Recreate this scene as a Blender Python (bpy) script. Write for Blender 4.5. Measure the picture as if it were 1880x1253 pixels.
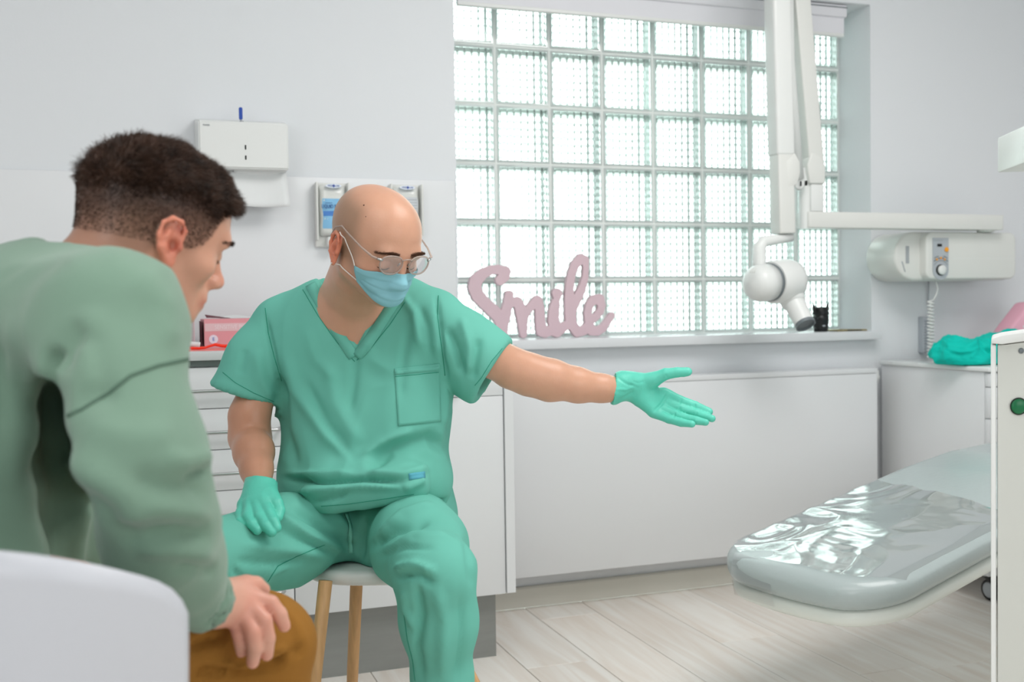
import bpy, bmesh, math, random
import numpy as np
from mathutils import Vector, Matrix

# ------------------------------------------------------------------ camera, world, light, exposure
S = bpy.context.scene
for o in list(bpy.data.objects):
    bpy.data.objects.remove(o)
FPX, CX, CY, H = 1973.0, 940.0, 626.5, 1.0
_vx = np.array([5540, 146, -FPX]); _vx = _vx / np.linalg.norm(_vx)
_vy = np.array([-704, 54, -FPX]); _vy = _vy - _vx * (_vx @ _vy); _vy = _vy / np.linalg.norm(_vy)
_vz = np.cross(_vx, _vy)
CR = np.array([_vx, _vy, _vz])                      # camera axes -> world axes
cam_d = bpy.data.cameras.new('camera')
cam = bpy.data.objects.new('camera', cam_d)
S.collection.objects.link(cam)
M4 = Matrix([list(r) + [0] for r in CR.tolist()] + [[0, 0, 0, 1]])
M4.translation = Vector((0, 0, H))
cam.matrix_world = M4
cam_d.sensor_width = 36.0
cam_d.lens = FPX / 1880.0 * 36.0
cam_d.clip_start = 0.05
cam_d.dof.use_dof = True
cam_d.dof.focus_distance = 2.2
cam_d.dof.aperture_fstop = 4.0
S.camera = cam
S.view_settings.view_transform = 'Standard'
S.view_settings.look = 'None'
S.view_settings.gamma = 1.0
S.view_settings.use_curve_mapping = False
S.view_settings.exposure = 0.36

W = bpy.data.worlds.new('overcast_sky'); S.world = W
W.use_nodes = True
nt = W.node_tree; nt.nodes.clear()
wo = nt.nodes.new('ShaderNodeOutputWorld'); bg = nt.nodes.new('ShaderNodeBackground')
bg.inputs['Color'].default_value = (0.93, 1.0, 0.985, 1)
bg.inputs['Strength'].default_value = 4.6
nt.links.new(bg.outputs[0], wo.inputs[0])
try:
    S.cycles.max_bounces = 16; S.cycles.diffuse_bounces = 5; S.cycles.glossy_bounces = 4
    S.cycles.transmission_bounces = 16; S.cycles.transparent_max_bounces = 12
    S.cycles.sample_clamp_indirect = 10.0; S.cycles.use_denoising = True
    S.cycles.caustics_refractive = True; S.cycles.caustics_reflective = False; S.cycles.blur_glossy = 0.5
except Exception:
    pass

def area_light(name, loc, size, power, aim, col=(1, 1, 1)):
    l = bpy.data.lights.new(name, 'AREA'); l.shape = 'RECTANGLE'; l.size, l.size_y = size
    l.energy = power; l.color = col
    o = bpy.data.objects.new(name, l); S.collection.objects.link(o)
    o.location = loc
    o.rotation_euler = (Vector(aim) - Vector(loc)).to_track_quat('-Z', 'Y').to_euler()
    return o
area_light('ceiling_lamp', (1.6, 1.4, 2.58), (1.2, 1.2), 28, (1.5, 1.4, 0), (1, 0.985, 0.965))
area_light('ceiling_lamp', (-0.2, 0.7, 2.58), (1.2, 1.2), 11, (-0.2, 0.7, 0), (1, 0.985, 0.965))
area_light('added_left_fill', (-2.1, -0.8, 1.6), (1.8, 1.4), 26, (2.6, 3.0, 1.0), (0.97, 0.99, 1.0))  # added fill from the left for left-facing surfaces; no window stands there
area_light('side_window_light', (2.0, -1.5, 1.55), (2.4, 1.3), 18, (0.9, 2.4, 0.9), (0.95, 0.985, 1.0))

def ray(px, py): return CR @ np.array([(px - CX) / FPX, -(py - CY) / FPX, -1.0])
def PY(px, py, y): r = ray(px, py); return r * (y / r[1]) + np.array([0, 0, H])
def PZ(px, py, z): r = ray(px, py); return r * ((z - H) / r[2]) + np.array([0, 0, H])
def PX(px, py, x): r = ray(px, py); return r * (x / r[0]) + np.array([0, 0, H])
def PD(px, py, d): return ray(px, py) * d + np.array([0, 0, H])
def W2C(v): return (v - np.array([0, 0, H])) @ CR     # world -> camera coordinates

# ------------------------------------------------------------------ helpers
COL = S.collection
ORG = {}
def lin(c):
    return tuple(((x / 255) / 12.92 if x / 255 <= 0.04045 else ((x / 255 + 0.055) / 1.055) ** 2.4) for x in c)
def mat(name, rgb, rough=0.5, spec=0.5, metal=0.0, bump=None, var=None, coat=0, attr=None, sheen=0, sss=0, trans=0, ior=1.45, stretch=(1, 1, 1)):
    m = bpy.data.materials.new(name); m.use_nodes = True
    t = m.node_tree; b = t.nodes['Principled BSDF']
    c = lin(rgb)
    b.inputs['Base Color'].default_value = (*c, 1)
    b.inputs['Roughness'].default_value = rough
    b.inputs['Specular IOR Level'].default_value = spec
    b.inputs['Metallic'].default_value = metal
    b.inputs['Coat Weight'].default_value = coat
    b.inputs['Sheen Weight'].default_value = sheen
    b.inputs['Transmission Weight'].default_value = trans
    b.inputs['IOR'].default_value = ior
    if sss:
        b.inputs['Subsurface Weight'].default_value = sss
        b.inputs['Subsurface Radius'].default_value = (0.012, 0.004, 0.002)
        b.inputs['Subsurface Scale'].default_value = 1.0
    tc = t.nodes.new('ShaderNodeTexCoord'); mp = t.nodes.new('ShaderNodeMapping')
    mp.inputs['Scale'].default_value = stretch
    t.links.new(tc.outputs['Object'], mp.inputs['Vector'])
    src = None
    if attr:
        a = t.nodes.new('ShaderNodeAttribute'); a.attribute_name = attr; src = a.outputs['Color']
    if var:   # (scale, amount)
        n = t.nodes.new('ShaderNodeTexNoise'); n.inputs['Scale'].default_value = var[0]; n.inputs['Detail'].default_value = 5
        t.links.new(mp.outputs[0], n.inputs['Vector'])
        r = t.nodes.new('ShaderNodeMapRange'); r.inputs[1].default_value = 0.3; r.inputs[2].default_value = 0.7
        r.inputs[3].default_value = 1 - var[1]; r.inputs[4].default_value = 1 + var[1]
        t.links.new(n.outputs['Fac'], r.inputs[0])
        mx = t.nodes.new('ShaderNodeVectorMath'); mx.operation = 'SCALE'
        if src: t.links.new(src, mx.inputs[0])
        else: mx.inputs[0].default_value = c
        t.links.new(r.outputs[0], mx.inputs['Scale'])
        src = mx.outputs[0]
    if src: t.links.new(src, b.inputs['Base Color'])
    if bump:  # (scale, distance)
        n = t.nodes.new('ShaderNodeTexNoise'); n.inputs['Scale'].default_value = bump[0]; n.inputs['Detail'].default_value = 4
        t.links.new(mp.outputs[0], n.inputs['Vector'])
        bp = t.nodes.new('ShaderNodeBump'); bp.inputs['Distance'].default_value = bump[1]; bp.inputs['Strength'].default_value = 1.0
        t.links.new(n.outputs['Fac'], bp.inputs['Height']); t.links.new(bp.outputs[0], b.inputs['Normal'])
    return m

def tag(o, label=None, cat=None, group=None, kind=None):
    if label: o['label'] = label
    if cat: o['category'] = cat
    if group: o['group'] = group
    if kind: o['kind'] = kind
    return o
def thing(name, label, cat, loc=(0, 0, 0), group=None):
    o = bpy.data.objects.new(name, None); COL.objects.link(o); o.location = loc
    o.empty_display_size = 0.05
    ORG[o.name] = np.array(loc, float)
    return tag(o, label, cat, group)
def obj(name, vf, m, parent=None, smooth=False, label=None, origin=None):
    v, f = vf[0], vf[1]
    v = np.asarray(v, float).reshape(-1, 3)
    po = ORG[parent.name] if parent is not None else np.zeros(3)
    oo = np.array(origin, float) if origin is not None else (po if parent is not None else v.mean(0) * [1, 1, 0] + [0, 0, v[:, 2].min()])
    me = bpy.data.meshes.new(name)
    me.from_pydata((v - oo).tolist(), [], [list(map(int, q)) for q in f])
    me.update()
    if smooth: me.polygons.foreach_set('use_smooth', [True] * len(me.polygons))
    if m is not None: me.materials.append(m)
    o = bpy.data.objects.new(name, me); COL.objects.link(o)
    if parent is not None:
        o.parent = parent; o.location = oo - po
    else: o.location = oo
    ORG[o.name] = oo
    if label: o['label'] = label
    return o
def sharp(o, ang=35):
    o.data.polygons.foreach_set('use_smooth', [True] * len(o.data.polygons))
    o.data.set_sharp_from_angle(angle=math.radians(ang))
    return o
def join(*vfs):
    V = []; F = []; n = 0
    for v, f in vfs:
        v = np.asarray(v, float).reshape(-1, 3)
        V.append(v); F += [[i + n for i in q] for q in f]; n += len(v)
    return np.vstack(V), F
def bm_out(bm):
    bm.verts.index_update()
    r = (np.array([v.co[:] for v in bm.verts]), [[v.index for v in f.verts] for f in bm.faces]); bm.free(); return r
def box(x0, x1, y0, y1, z0, z1, bev=0.002, seg=2):
    bm = bmesh.new(); bmesh.ops.create_cube(bm, size=1)
    for v in bm.verts:
        v.co = Vector(((x0 + x1) / 2 + v.co.x * (x1 - x0), (y0 + y1) / 2 + v.co.y * (y1 - y0), (z0 + z1) / 2 + v.co.z * (z1 - z0)))
    if bev: bmesh.ops.bevel(bm, geom=bm.edges[:], offset=min(bev, abs(x1 - x0) * .45, abs(y1 - y0) * .45, abs(z1 - z0) * .45), segments=seg, affect='EDGES', profile=0.5)
    return bm_out(bm)
def frame_m(origin, xdir, zdir=(0, 0, 1)):
    """axes of a local frame: columns x, y, z"""
    x = np.array(xdir, float); x /= np.linalg.norm(x); z = np.array(zdir, float); z -= x * (x @ z); z /= np.linalg.norm(z)
    return np.array([x, np.cross(z, x), z]).T, np.array(origin, float)
def xf(vf, fr): return (np.asarray(vf[0]) @ fr[0].T + fr[1], vf[1])
def cyl(a, b, r0, r1=None, n=20, cap=True):
    return tube([a, b], [r0, r0 if r1 is None else r1], n)
def tube(pts, rad, n=12, closed=False, flat=1.0, up=None):
    pts = [np.array(p, float) for p in pts]
    if np.isscalar(rad): rad = [rad] * len(pts)
    V = []; F = []; prev = None; N = len(pts)
    for i, p in enumerate(pts):
        a = pts[(i - 1) % N] if (i or closed) else p; c = pts[(i + 1) % N] if (i < N - 1 or closed) else p
        t = c - a; t /= (np.linalg.norm(t) + 1e-12)
        if prev is None:
            ref = np.array(up, float) if up is not None else (np.array([0, 0, 1.]) if abs(t[2]) < 0.9 else np.array([1., 0, 0]))
        else: ref = prev
        u = ref - t * (ref @ t); u /= (np.linalg.norm(u) + 1e-12); w = np.cross(t, u); prev = u
        for k in range(n):
            an = 2 * math.pi * k / n
            V.append(p + rad[i] * (u * math.cos(an) + w * math.sin(an) * flat))
    m = N if closed else N - 1
    for i in range(m):
        for k in range(n):
            a0 = i * n + k; a1 = i * n + (k + 1) % n; b0 = ((i + 1) % N) * n + k; b1 = ((i + 1) % N) * n + (k + 1) % n
            F.append([a0, a1, b1, b0])
    if not closed:
        F.append(list(range(n))[::-1]); F.append([(N - 1) * n + k for k in range(n)])
    return np.array(V), F
def lathe(prof, n=32, fr=None):
    """prof: (r, z) pairs, turned about local z; closed at both ends if r > 0"""
    V = []; F = []
    for r, z in prof:
        for k in range(n):
            an = 2 * math.pi * k / n; V.append((r * math.cos(an), r * math.sin(an), z))
    for i in range(len(prof) - 1):
        for k in range(n):
            F.append([i * n + k, i * n + (k + 1) % n, (i + 1) * n + (k + 1) % n, (i + 1) * n + k])
    F.append(list(range(n))[::-1]); F.append([(len(prof) - 1) * n + k for k in range(n)])
    V = np.array(V)
    if fr is not None: V = V @ fr[0].T + fr[1]
    return V, F
def axis_frame(o, d):
    d = np.array(d, float); d /= np.linalg.norm(d)
    r = np.array([0, 0, 1.]) if abs(d[2]) < .9 else np.array([1., 0, 0])
    x = np.cross(r, d); x /= np.linalg.norm(x)
    return np.array([x, np.cross(d, x), d]).T, np.array(o, float)
def prism(poly, y0, y1, bev=0.0015, plane='xz', seg=2):
    """outline given in two axes, thickness along the third"""
    bm = bmesh.new()
    if plane == 'xz': vs = [bm.verts.new((p[0], y0, p[1])) for p in poly]; d = Vector((0, y1 - y0, 0))
    elif plane == 'xy': vs = [bm.verts.new((p[0], p[1], y0)) for p in poly]; d = Vector((0, 0, y1 - y0))
    else: vs = [bm.verts.new((y0, p[0], p[1])) for p in poly]; d = Vector((y1 - y0, 0, 0))
    f = bm.faces.new(vs)
    r = bmesh.ops.extrude_face_region(bm, geom=[f])
    bmesh.ops.translate(bm, vec=d, verts=[g for g in r['geom'] if isinstance(g, bmesh.types.BMVert)])
    bmesh.ops.recalc_face_normals(bm, faces=bm.faces[:])
    if bev:
        es = [e for e in bm.edges if len(e.link_faces) == 2 and e.calc_face_angle(0) > 0.6]
        bmesh.ops.bevel(bm, geom=es, offset=bev, segments=seg, affect='EDGES', profile=0.5)
    return bm_out(bm)
def rrect(x0, x1, y0, y1, r, n=6):
    P = []
    for cx_, cy_, a0 in ((x1 - r, y1 - r, 0), (x0 + r, y1 - r, 90), (x0 + r, y0 + r, 180), (x1 - r, y0 + r, 270)):
        for k in range(n + 1):
            a = math.radians(a0 + 90 * k / n); P.append((cx_ + r * math.cos(a), cy_ + r * math.sin(a)))
    return P
def text(name, body, size, loc, m, parent, xdir=(1, 0, 0), up=(0, 0, 1), depth=0.0004, align='CENTER', squeeze=1.0):
    cu = bpy.data.curves.new(name, 'FONT'); cu.body = body; cu.size = size; cu.extrude = depth
    cu.align_x = align; cu.align_y = 'CENTER'
    to = bpy.data.objects.new(name, cu)
    me = bpy.data.meshes.new_from_object(to)
    bpy.data.objects.remove(to)
    v = np.array([q.co[:] for q in me.vertices]); f = [list(p.vertices) for p in me.polygons]
    bpy.data.meshes.remove(me)
    x = np.array(xdir, float); x /= np.linalg.norm(x); u = np.array(up, float); u -= x * (x @ u); u /= np.linalg.norm(u)
    v = v[:, [0]] * x * squeeze + v[:, [1]] * u + v[:, [2]] * np.cross(x, u) + np.array(loc)
    return obj(name, (v, f), m, parent)

# ---- signed distance modelling on a rectilinear grid, turned into a mesh with surface nets
def axis_steps(a, b, h, fine=()):
    """coordinates from a to b with step h, finer inside the (lo, hi, step) ranges"""
    out = [a]; x = a
    while x < b:
        s = h
        for lo, hi, st in fine:
            if lo <= x <= hi: s = min(s, st)
            elif lo - 4 * h < x < lo: s = min(s, max(st, (lo - x) * .5 + st * .5))
            elif hi < x < hi + 4 * h: s = min(s, max(st, (x - hi) * .5 + st))
        x += s; out.append(x)
    return np.array(out)
class SDF:
    def __init__(s, lo, hi, h, fine=((), (), ())):
        s.ax = [axis_steps(lo[i], hi[i], h, fine[i]) for i in range(3)]
        s.D = np.full([len(a) for a in s.ax], 0.5, np.float32)
    def _sl(s, lo, hi, mg):
        r = []
        for i in range(3):
            a = np.searchsorted(s.ax[i], lo[i] - mg); b = np.searchsorted(s.ax[i], hi[i] + mg)
            r.append(slice(max(a - 1, 0), b + 1))
        return tuple(r)
    def _pts(s, sl):
        X = s.ax[0][sl[0]][:, None, None]; Y = s.ax[1][sl[1]][None, :, None]; Z = s.ax[2][sl[2]][None, None, :]
        return X, Y, Z
    def _mix(s, sl, d, k, op):
        D = s.D[sl]
        if D.size == 0: return
        d = d.astype(np.float32)
        if op == 'sub': d = -d
        if op in ('sub', 'int'):
            if k > 0:
                h = np.clip(0.5 - 0.5 * (D - d) / k, 0, 1); s.D[sl] = D * (1 - h) + d * h + k * h * (1 - h)
            else: s.D[sl] = np.maximum(D, d)
        else:
            if k > 0:
                h = np.clip(0.5 + 0.5 * (d - D) / k, 0, 1); s.D[sl] = d * (1 - h) + D * h - k * h * (1 - h)
            else: s.D[sl] = np.minimum(D, d)
    def cone(s, a, b, ra, rb=None, k=0.01, flat=None, op='add'):
        """capsule that tapers; flat=(direction, ratio) thins the section along a direction"""
        a = np.array(a, float); b = np.array(b, float); rb = ra if rb is None else rb
        R = max(ra, rb); mg = k + 0.015
        sl = s._sl(np.minimum(a, b) - R, np.maximum(a, b) + R, mg); X, Y, Z = s._pts(sl)
        px, py, pz = X - a[0], Y - a[1], Z - a[2]
        ab = b - a; L2 = ab @ ab + 1e-12
        if flat is not None:
            n = np.array(flat[0], float); n /= np.linalg.norm(n)
            abn = ab / math.sqrt(L2); n = n - abn * (abn @ n); n /= np.linalg.norm(n)
        t = np.clip((px * ab[0] + py * ab[1] + pz * ab[2]) / L2, 0, 1)
        qx, qy, qz = px - t * ab[0], py - t * ab[1], pz - t * ab[2]
        if flat is not None:
            c = qx * n[0] + qy * n[1] + qz * n[2]; e = c * (1 / flat[1] - 1)
            q = np.sqrt(qx * qx + qy * qy + qz * qz - c * c + (c + e) ** 2 + 1e-12)
            d0 = q - (ra + (rb - ra) * t)
            # scale distances along the flattened direction
            w = (c + e) ** 2 / (q * q)
            d = d0 * (1 - w * (1 - flat[1]))
        else:
            d = np.sqrt(qx * qx + qy * qy + qz * qz) - (ra + (rb - ra) * t)
        s._mix(sl, d, k, op); return s
    def chain(s, pts, rad, k=0.01, flat=None, op='add'):
        for i in range(len(pts) - 1): s.cone(pts[i], pts[i + 1], rad[i], rad[i + 1], k, flat, op)
        return s
    def ell(s, c, r, ax=None, k=0.01, op='add'):
        c = np.array(c, float); r = np.array(r, float); R = r.max()
        sl = s._sl(c - R, c + R, k + 0.015); X, Y, Z = s._pts(sl)
        p = [X - c[0], Y - c[1], Z - c[2]]
        if ax is None: ax = np.eye(3)
        q = [p[0] * ax[0, i] + p[1] * ax[1, i] + p[2] * ax[2, i] for i in range(3)]
        k0 = np.sqrt(sum((q[i] / r[i]) ** 2 for i in range(3))); k1 = np.sqrt(sum((q[i] / r[i] ** 2) ** 2 for i in range(3)))
        d = k0 * (k0 - 1) / (k1 + 1e-9)
        s._mix(sl, d, k, op); return s
    def rbox(s, c, hs, ax=None, r=0.005, k=0.0, op='add'):
        c = np.array(c, float); R = float(np.linalg.norm(hs))
        sl = s._sl(c - R, c + R, k + 0.015); X, Y, Z = s._pts(sl)
        p = [X - c[0], Y - c[1], Z - c[2]]
        if ax is None: ax = np.eye(3)
        q = [np.abs(p[0] * ax[0, i] + p[1] * ax[1, i] + p[2] * ax[2, i]) - (hs[i] - r) for i in range(3)]
        d = np.sqrt(sum(np.maximum(t, 0) ** 2 for t in q)) + np.minimum(np.maximum(q[0], np.maximum(q[1], q[2])), 0) - r
        s._mix(sl, d, k, op); return s
    def planes(s, pls, k=0.002, op='sub', lo=None, hi=None):
        """convex region bounded by planes (point, outward normal)"""
        lo = lo if lo is not None else [a[0] for a in s.ax]; hi = hi if hi is not None else [a[-1] for a in s.ax]
        sl = s._sl(lo, hi, 0); X, Y, Z = s._pts(sl); d = None
        for p, n in pls:
            n = np.array(n, float); n /= np.linalg.norm(n)
            e = (X - p[0]) * n[0] + (Y - p[1]) * n[1] + (Z - p[2]) * n[2]
            d = e if d is None else np.maximum(d, e)
        s._mix(sl, d, k, op); return s
    def mesh(s):
        D = s.D; s_ = D < 0
        sh = np.array(D.shape) - 1
        c = np.zeros(sh, np.int8)
        for i in (0, 1):
            for j in (0, 1):
                for l in (0, 1): c += s_[i:sh[0] + i, j:sh[1] + j, l:sh[2] + l]
        ix = np.argwhere((c > 0) & (c < 8)); n = len(ix)
        idx = np.full(sh, -1, np.int32); idx[ix[:, 0], ix[:, 1], ix[:, 2]] = np.arange(n)
        acc = np.zeros((n, 3)); cnt = np.zeros(n)
        cor = [(i, j, l) for i in (0, 1) for j in (0, 1) for l in (0, 1)]
        for a in cor:
            for axn in range(3):
                if a[axn] == 1: continue
                b = list(a); b[axn] = 1
                ia = ix + a; ib = ix + b
                da = D[ia[:, 0], ia[:, 1], ia[:, 2]]; db = D[ib[:, 0], ib[:, 1], ib[:, 2]]
                m = (da < 0) != (db < 0)
                t = np.where(m, da / np.where(m, da - db, 1), 0)
                pa = np.stack([s.ax[q][ia[:, q]] for q in range(3)], 1); pb = np.stack([s.ax[q][ib[:, q]] for q in range(3)], 1)
                acc += np.where(m[:, None], pa + (pb - pa) * t[:, None], 0); cnt += m
        V = acc / cnt[:, None]
        F = []
        for axn in range(3):
            o1, o2 = [(1, 2), (2, 0), (0, 1)][axn]
            a = [slice(1, -1)] * 3; b = [slice(1, -1)] * 3
            a[axn] = slice(0, -1); b[axn] = slice(1, None)
            da = s_[tuple(a)]; db = s_[tuple(b)]
            e = np.argwhere(da != db); 
            if len(e) == 0: continue
            inside_first = da[e[:, 0], e[:, 1], e[:, 2]]
            g = e + 1; g[:, axn] -= 1
            def cell(d1, d2):
                q = g.copy(); q[:, o1] -= d1; q[:, o2] -= d2
                return idx[q[:, 0], q[:, 1], q[:, 2]]
            A, B, C, E_ = cell(1, 1), cell(0, 1), cell(0, 0), cell(1, 0)
            Q = np.where(inside_first[:, None], np.stack([A, B, C, E_], 1), np.stack([A, E_, C, B], 1))
            F.append(Q)
        F = np.vstack(F)
        F = F[(F >= 0).all(1)]
        return V, F
def laplace(V, F, it=2, lam=0.5, keep=None):
    F = np.asarray(F); E = np.vstack([F[:, [0, 1]], F[:, [1, 2]], F[:, [2, 3]], F[:, [3, 0]]])
    for _ in range(it):
        a = np.zeros_like(V); c = np.zeros(len(V))
        for q in range(3):
            a[:, q] = np.bincount(E[:, 0], V[E[:, 1], q], len(V)) + np.bincount(E[:, 1], V[E[:, 0], q], len(V))
        c = np.bincount(E[:, 0], None, len(V)) + np.bincount(E[:, 1], None, len(V))
        N = V + lam * (a / c[:, None] - V)
        V = N if keep is None else np.where(keep[:, None], V, N)
    return V
def vnormals(V, F):
    F = np.asarray(F)
    n = np.cross(V[F[:, 2]] - V[F[:, 0]], V[F[:, 3]] - V[F[:, 1]])
    N = np.zeros_like(V)
    for q in range(3):
        for c in range(4): N[:, q] += np.bincount(F[:, c], n[:, q], len(V))
    return N / (np.linalg.norm(N, axis=1)[:, None] + 1e-12)
def set_col(o, C):
    a = o.data.color_attributes.new('Col', 'FLOAT_COLOR', 'POINT')
    a.data.foreach_set('color', np.hstack([np.clip(C, 0, 4), np.ones((len(C), 1))]).astype(np.float32).ravel())
rng = np.random.default_rng(7)
_perm = rng.random((32, 32, 32)).astype(np.float32)
def vnoise(P):
    """smooth lattice noise in -1..1 at points P (n,3)"""
    i = np.floor(P).astype(int); f = P - i; f = f * f * (3 - 2 * f); r = 0
    for a in (0, 1):
        for b in (0, 1):
            for c in (0, 1):
                w = (f[:, 0] if a else 1 - f[:, 0]) * (f[:, 1] if b else 1 - f[:, 1]) * (f[:, 2] if c else 1 - f[:, 2])
                r = r + w * _perm[(i[:, 0] + a) % 32, (i[:, 1] + b) % 32, (i[:, 2] + c) % 32]
    return r * 2 - 1
def sstep(a, b, x):
    t = np.clip((x - a) / (b - a), 0, 1); return t * t * (3 - 2 * t)

# ------------------------------------------------------------------ materials
M = {}
M['wall'] = mat('wall_paint', (226, 229, 232), 0.75, 0.3, bump=(180, 0.0002))
M['ceil'] = mat('ceiling_paint', (236, 237, 238), 0.9, 0.2)
M['lacquer'] = mat('white_lacquer', (226, 228, 230), 0.35, 0.45)
M['lacquer_dark'] = mat('grey_lacquer_front', (205, 208, 203), 0.35, 0.5)
M['plinth'] = mat('grey_plinth', (140, 142, 139), 0.45, 0.4, var=(9, 0.05), bump=(400, 0.0001), stretch=(1, 1, 6))
M['metal'] = mat('brushed_steel', (190, 192, 192), 0.28, 0.5, metal=1.0)
M['alu'] = mat('grey_aluminium', (142, 148, 147), 0.45, 0.5, metal=0.4)
M['sill'] = mat('sill_stone', (221, 224, 227), 0.3, 0.5)
M['mortar'] = mat('mortar', (232, 236, 233), 0.7, 0.3)
M['plastic'] = mat('white_plastic', (228, 230, 228), 0.3, 0.5)
M['plastic_warm'] = mat('ivory_plastic', (222, 223, 219), 0.3, 0.5)
M['blind'] = mat('blind_fabric', (226, 226, 231), 0.8, 0.2)
M['paper'] = mat('paper', (229, 231, 231), 0.9, 0.1)
M['black'] = mat('black_plastic', (18, 20, 22), 0.35, 0.5)
M['dark'] = mat('dark_gap', (40, 44, 42), 0.6, 0.3)
M['rim'] = mat('grey_rim', (110, 118, 122), 0.4, 0.5)
M['pink'] = mat('pink_board', (216, 190, 198), 0.55, 0.3)
M['pinkedge'] = mat('pale_edge', (205, 210, 216), 0.55, 0.3)
M['wood'] = mat('beech_wood', (206, 160, 112), 0.45, 0.4, var=(14, 0.14), stretch=(6, 6, 0.7))
M['chairshell'] = mat('white_chair_shell', (196, 198, 204), 0.4, 0.45)
M['blue'] = mat('blue_plastic', (30, 74, 168), 0.3, 0.5)
M['red'] = mat('red_translucent_plastic', (245, 60, 35), 0.25, 0.5, sss=0.0)
M['orange'] = mat('orange_button', (250, 165, 40), 0.4, 0.5)
M['panelgrey'] = mat('control_panel_grey', (178, 184, 190), 0.4, 0.4)
M['labelblue'] = mat('soap_label_blue', (135, 190, 226), 0.5, 0.3)
M['labelblue2'] = mat('soap_label_blue_band', (78, 130, 200), 0.5, 0.3)
M['ink'] = mat('blue_ink', (52, 84, 150), 0.5, 0.3)
M['greyink'] = mat('grey_ink', (165, 170, 174), 0.6, 0.3)
M['boxpink'] = mat('glove_box_pink', (222, 158, 165), 0.5, 0.3)
M['boxpale'] = mat('glove_box_pale_print', (224, 196, 200), 0.5, 0.3)
M['maroon'] = mat('maroon_paper', (96, 40, 52), 0.6, 0.3)
M['coral'] = mat('coral_paper', (236, 130, 125), 0.5, 0.3)
M['gold'] = mat('brass_case', (165, 150, 110), 0.35, 0.5, metal=0.6, var=(60, 0.3))
M['teal'] = mat('teal_drape', (0, 196, 180), 0.7, 0.25, bump=(900, 0.0003))
M['greenbtn'] = mat('green_button', (0, 104, 60), 0.3, 0.5)
M['cart'] = mat('cart_grey_lacquer', (205, 207, 201), 0.4, 0.4)
M['vinyl'] = mat('grey_vinyl', (172, 183, 183), 0.22, 0.5, bump=(60, 0.0006))
M['shell'] = mat('chair_base_shell', (224, 228, 222), 0.3, 0.5)
M['bag'] = mat('clear_refill_bag', (220, 222, 218), 0.15, 0.5)
M['baseboard'] = mat('baseboard_paint', (214, 212, 203), 0.5, 0.35)
M['dirt'] = mat('outside_paving', (158, 160, 157), 0.9, 0.2, var=(3, 0.2))

def plank_mat():
    m = mat('pale_oak_plank', (222, 216, 207), 0.42, 0.4)
    t = m.node_tree; b = t.nodes['Principled BSDF']
    tc = t.nodes.new('ShaderNodeTexCoord'); oi = t.nodes.new('ShaderNodeObjectInfo')
    add = t.nodes.new('ShaderNodeVectorMath'); add.operation = 'MULTIPLY_ADD'
    cmb = t.nodes.new('ShaderNodeCombineXYZ')
    for k in range(3): t.links.new(oi.outputs['Random'], cmb.inputs[k])
    add.inputs[1].default_value = (40, 40, 40)
    t.links.new(cmb.outputs[0], add.inputs[0]); t.links.new(tc.outputs['Object'], add.inputs[2])
    mp = t.nodes.new('ShaderNodeMapping'); mp.inputs['Scale'].default_value = (11, 0.9, 11)
    t.links.new(add.outputs[0], mp.inputs[0])
    n = t.nodes.new('ShaderNodeTexNoise'); n.inputs['Scale'].default_value = 1.6; n.inputs['Detail'].default_value = 8; n.inputs['Distortion'].default_value = 1.2
    t.links.new(mp.outputs[0], n.inputs['Vector'])
    cr = t.nodes.new('ShaderNodeValToRGB')
    cr.color_ramp.elements[0].position = 0.32; cr.color_ramp.elements[0].color = (*lin((231, 221, 211)), 1)
    cr.color_ramp.elements[1].position = 0.62; cr.color_ramp.elements[1].color = (*lin((243, 239, 233)), 1)
    t.links.new(n.outputs['Fac'], cr.inputs[0])
    mr = t.nodes.new('ShaderNodeMapRange'); mr.inputs[3].default_value = 0.955; mr.inputs[4].default_value = 1.035
    t.links.new(oi.outputs['Random'], mr.inputs[0])
    sc = t.nodes.new('ShaderNodeVectorMath'); sc.operation = 'SCALE'
    t.links.new(cr.outputs[0], sc.inputs[0]); t.links.new(mr.outputs[0], sc.inputs['Scale'])
    t.links.new(sc.outputs[0], b.inputs['Base Color'])
    return m
M['plank'] = plank_mat()
def glass_mat():
    m = bpy.data.materials.new('block_glass'); m.use_nodes = True; t = m.node_tree; t.nodes.clear()
    o = t.nodes.new('ShaderNodeOutputMaterial'); g = t.nodes.new('ShaderNodeBsdfGlass')
    g.inputs['Color'].default_value = (0.962, 0.992, 0.984, 1); g.inputs['Roughness'].default_value = 0.02; g.inputs['IOR'].default_value = 1.45
    t.links.new(g.outputs[0], o.inputs[0]); return m
M['glass'] = glass_mat()
def rim_mat():
    m = bpy.data.materials.new('pressed_glass_rim'); m.use_nodes = True; t = m.node_tree; t.nodes.clear()
    o = t.nodes.new('ShaderNodeOutputMaterial'); d = t.nodes.new('ShaderNodeBsdfDiffuse'); d.inputs[0].default_value = (0.91, 0.965, 0.95, 1)
    tl = t.nodes.new('ShaderNodeBsdfTranslucent'); tl.inputs[0].default_value = (0.91, 0.97, 0.955, 1)
    gl = t.nodes.new('ShaderNodeBsdfGlossy'); gl.inputs['Roughness'].default_value = 0.08
    mx = t.nodes.new('ShaderNodeMixShader'); mx.inputs[0].default_value = 0.5; m2 = t.nodes.new('ShaderNodeMixShader'); m2.inputs[0].default_value = 0.12
    t.links.new(d.outputs[0], mx.inputs[1]); t.links.new(tl.outputs[0], mx.inputs[2]); t.links.new(mx.outputs[0], m2.inputs[1]); t.links.new(gl.outputs[0], m2.inputs[2])
    t.links.new(m2.outputs[0], o.inputs[0]); return m
M['blockrim'] = rim_mat()
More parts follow.
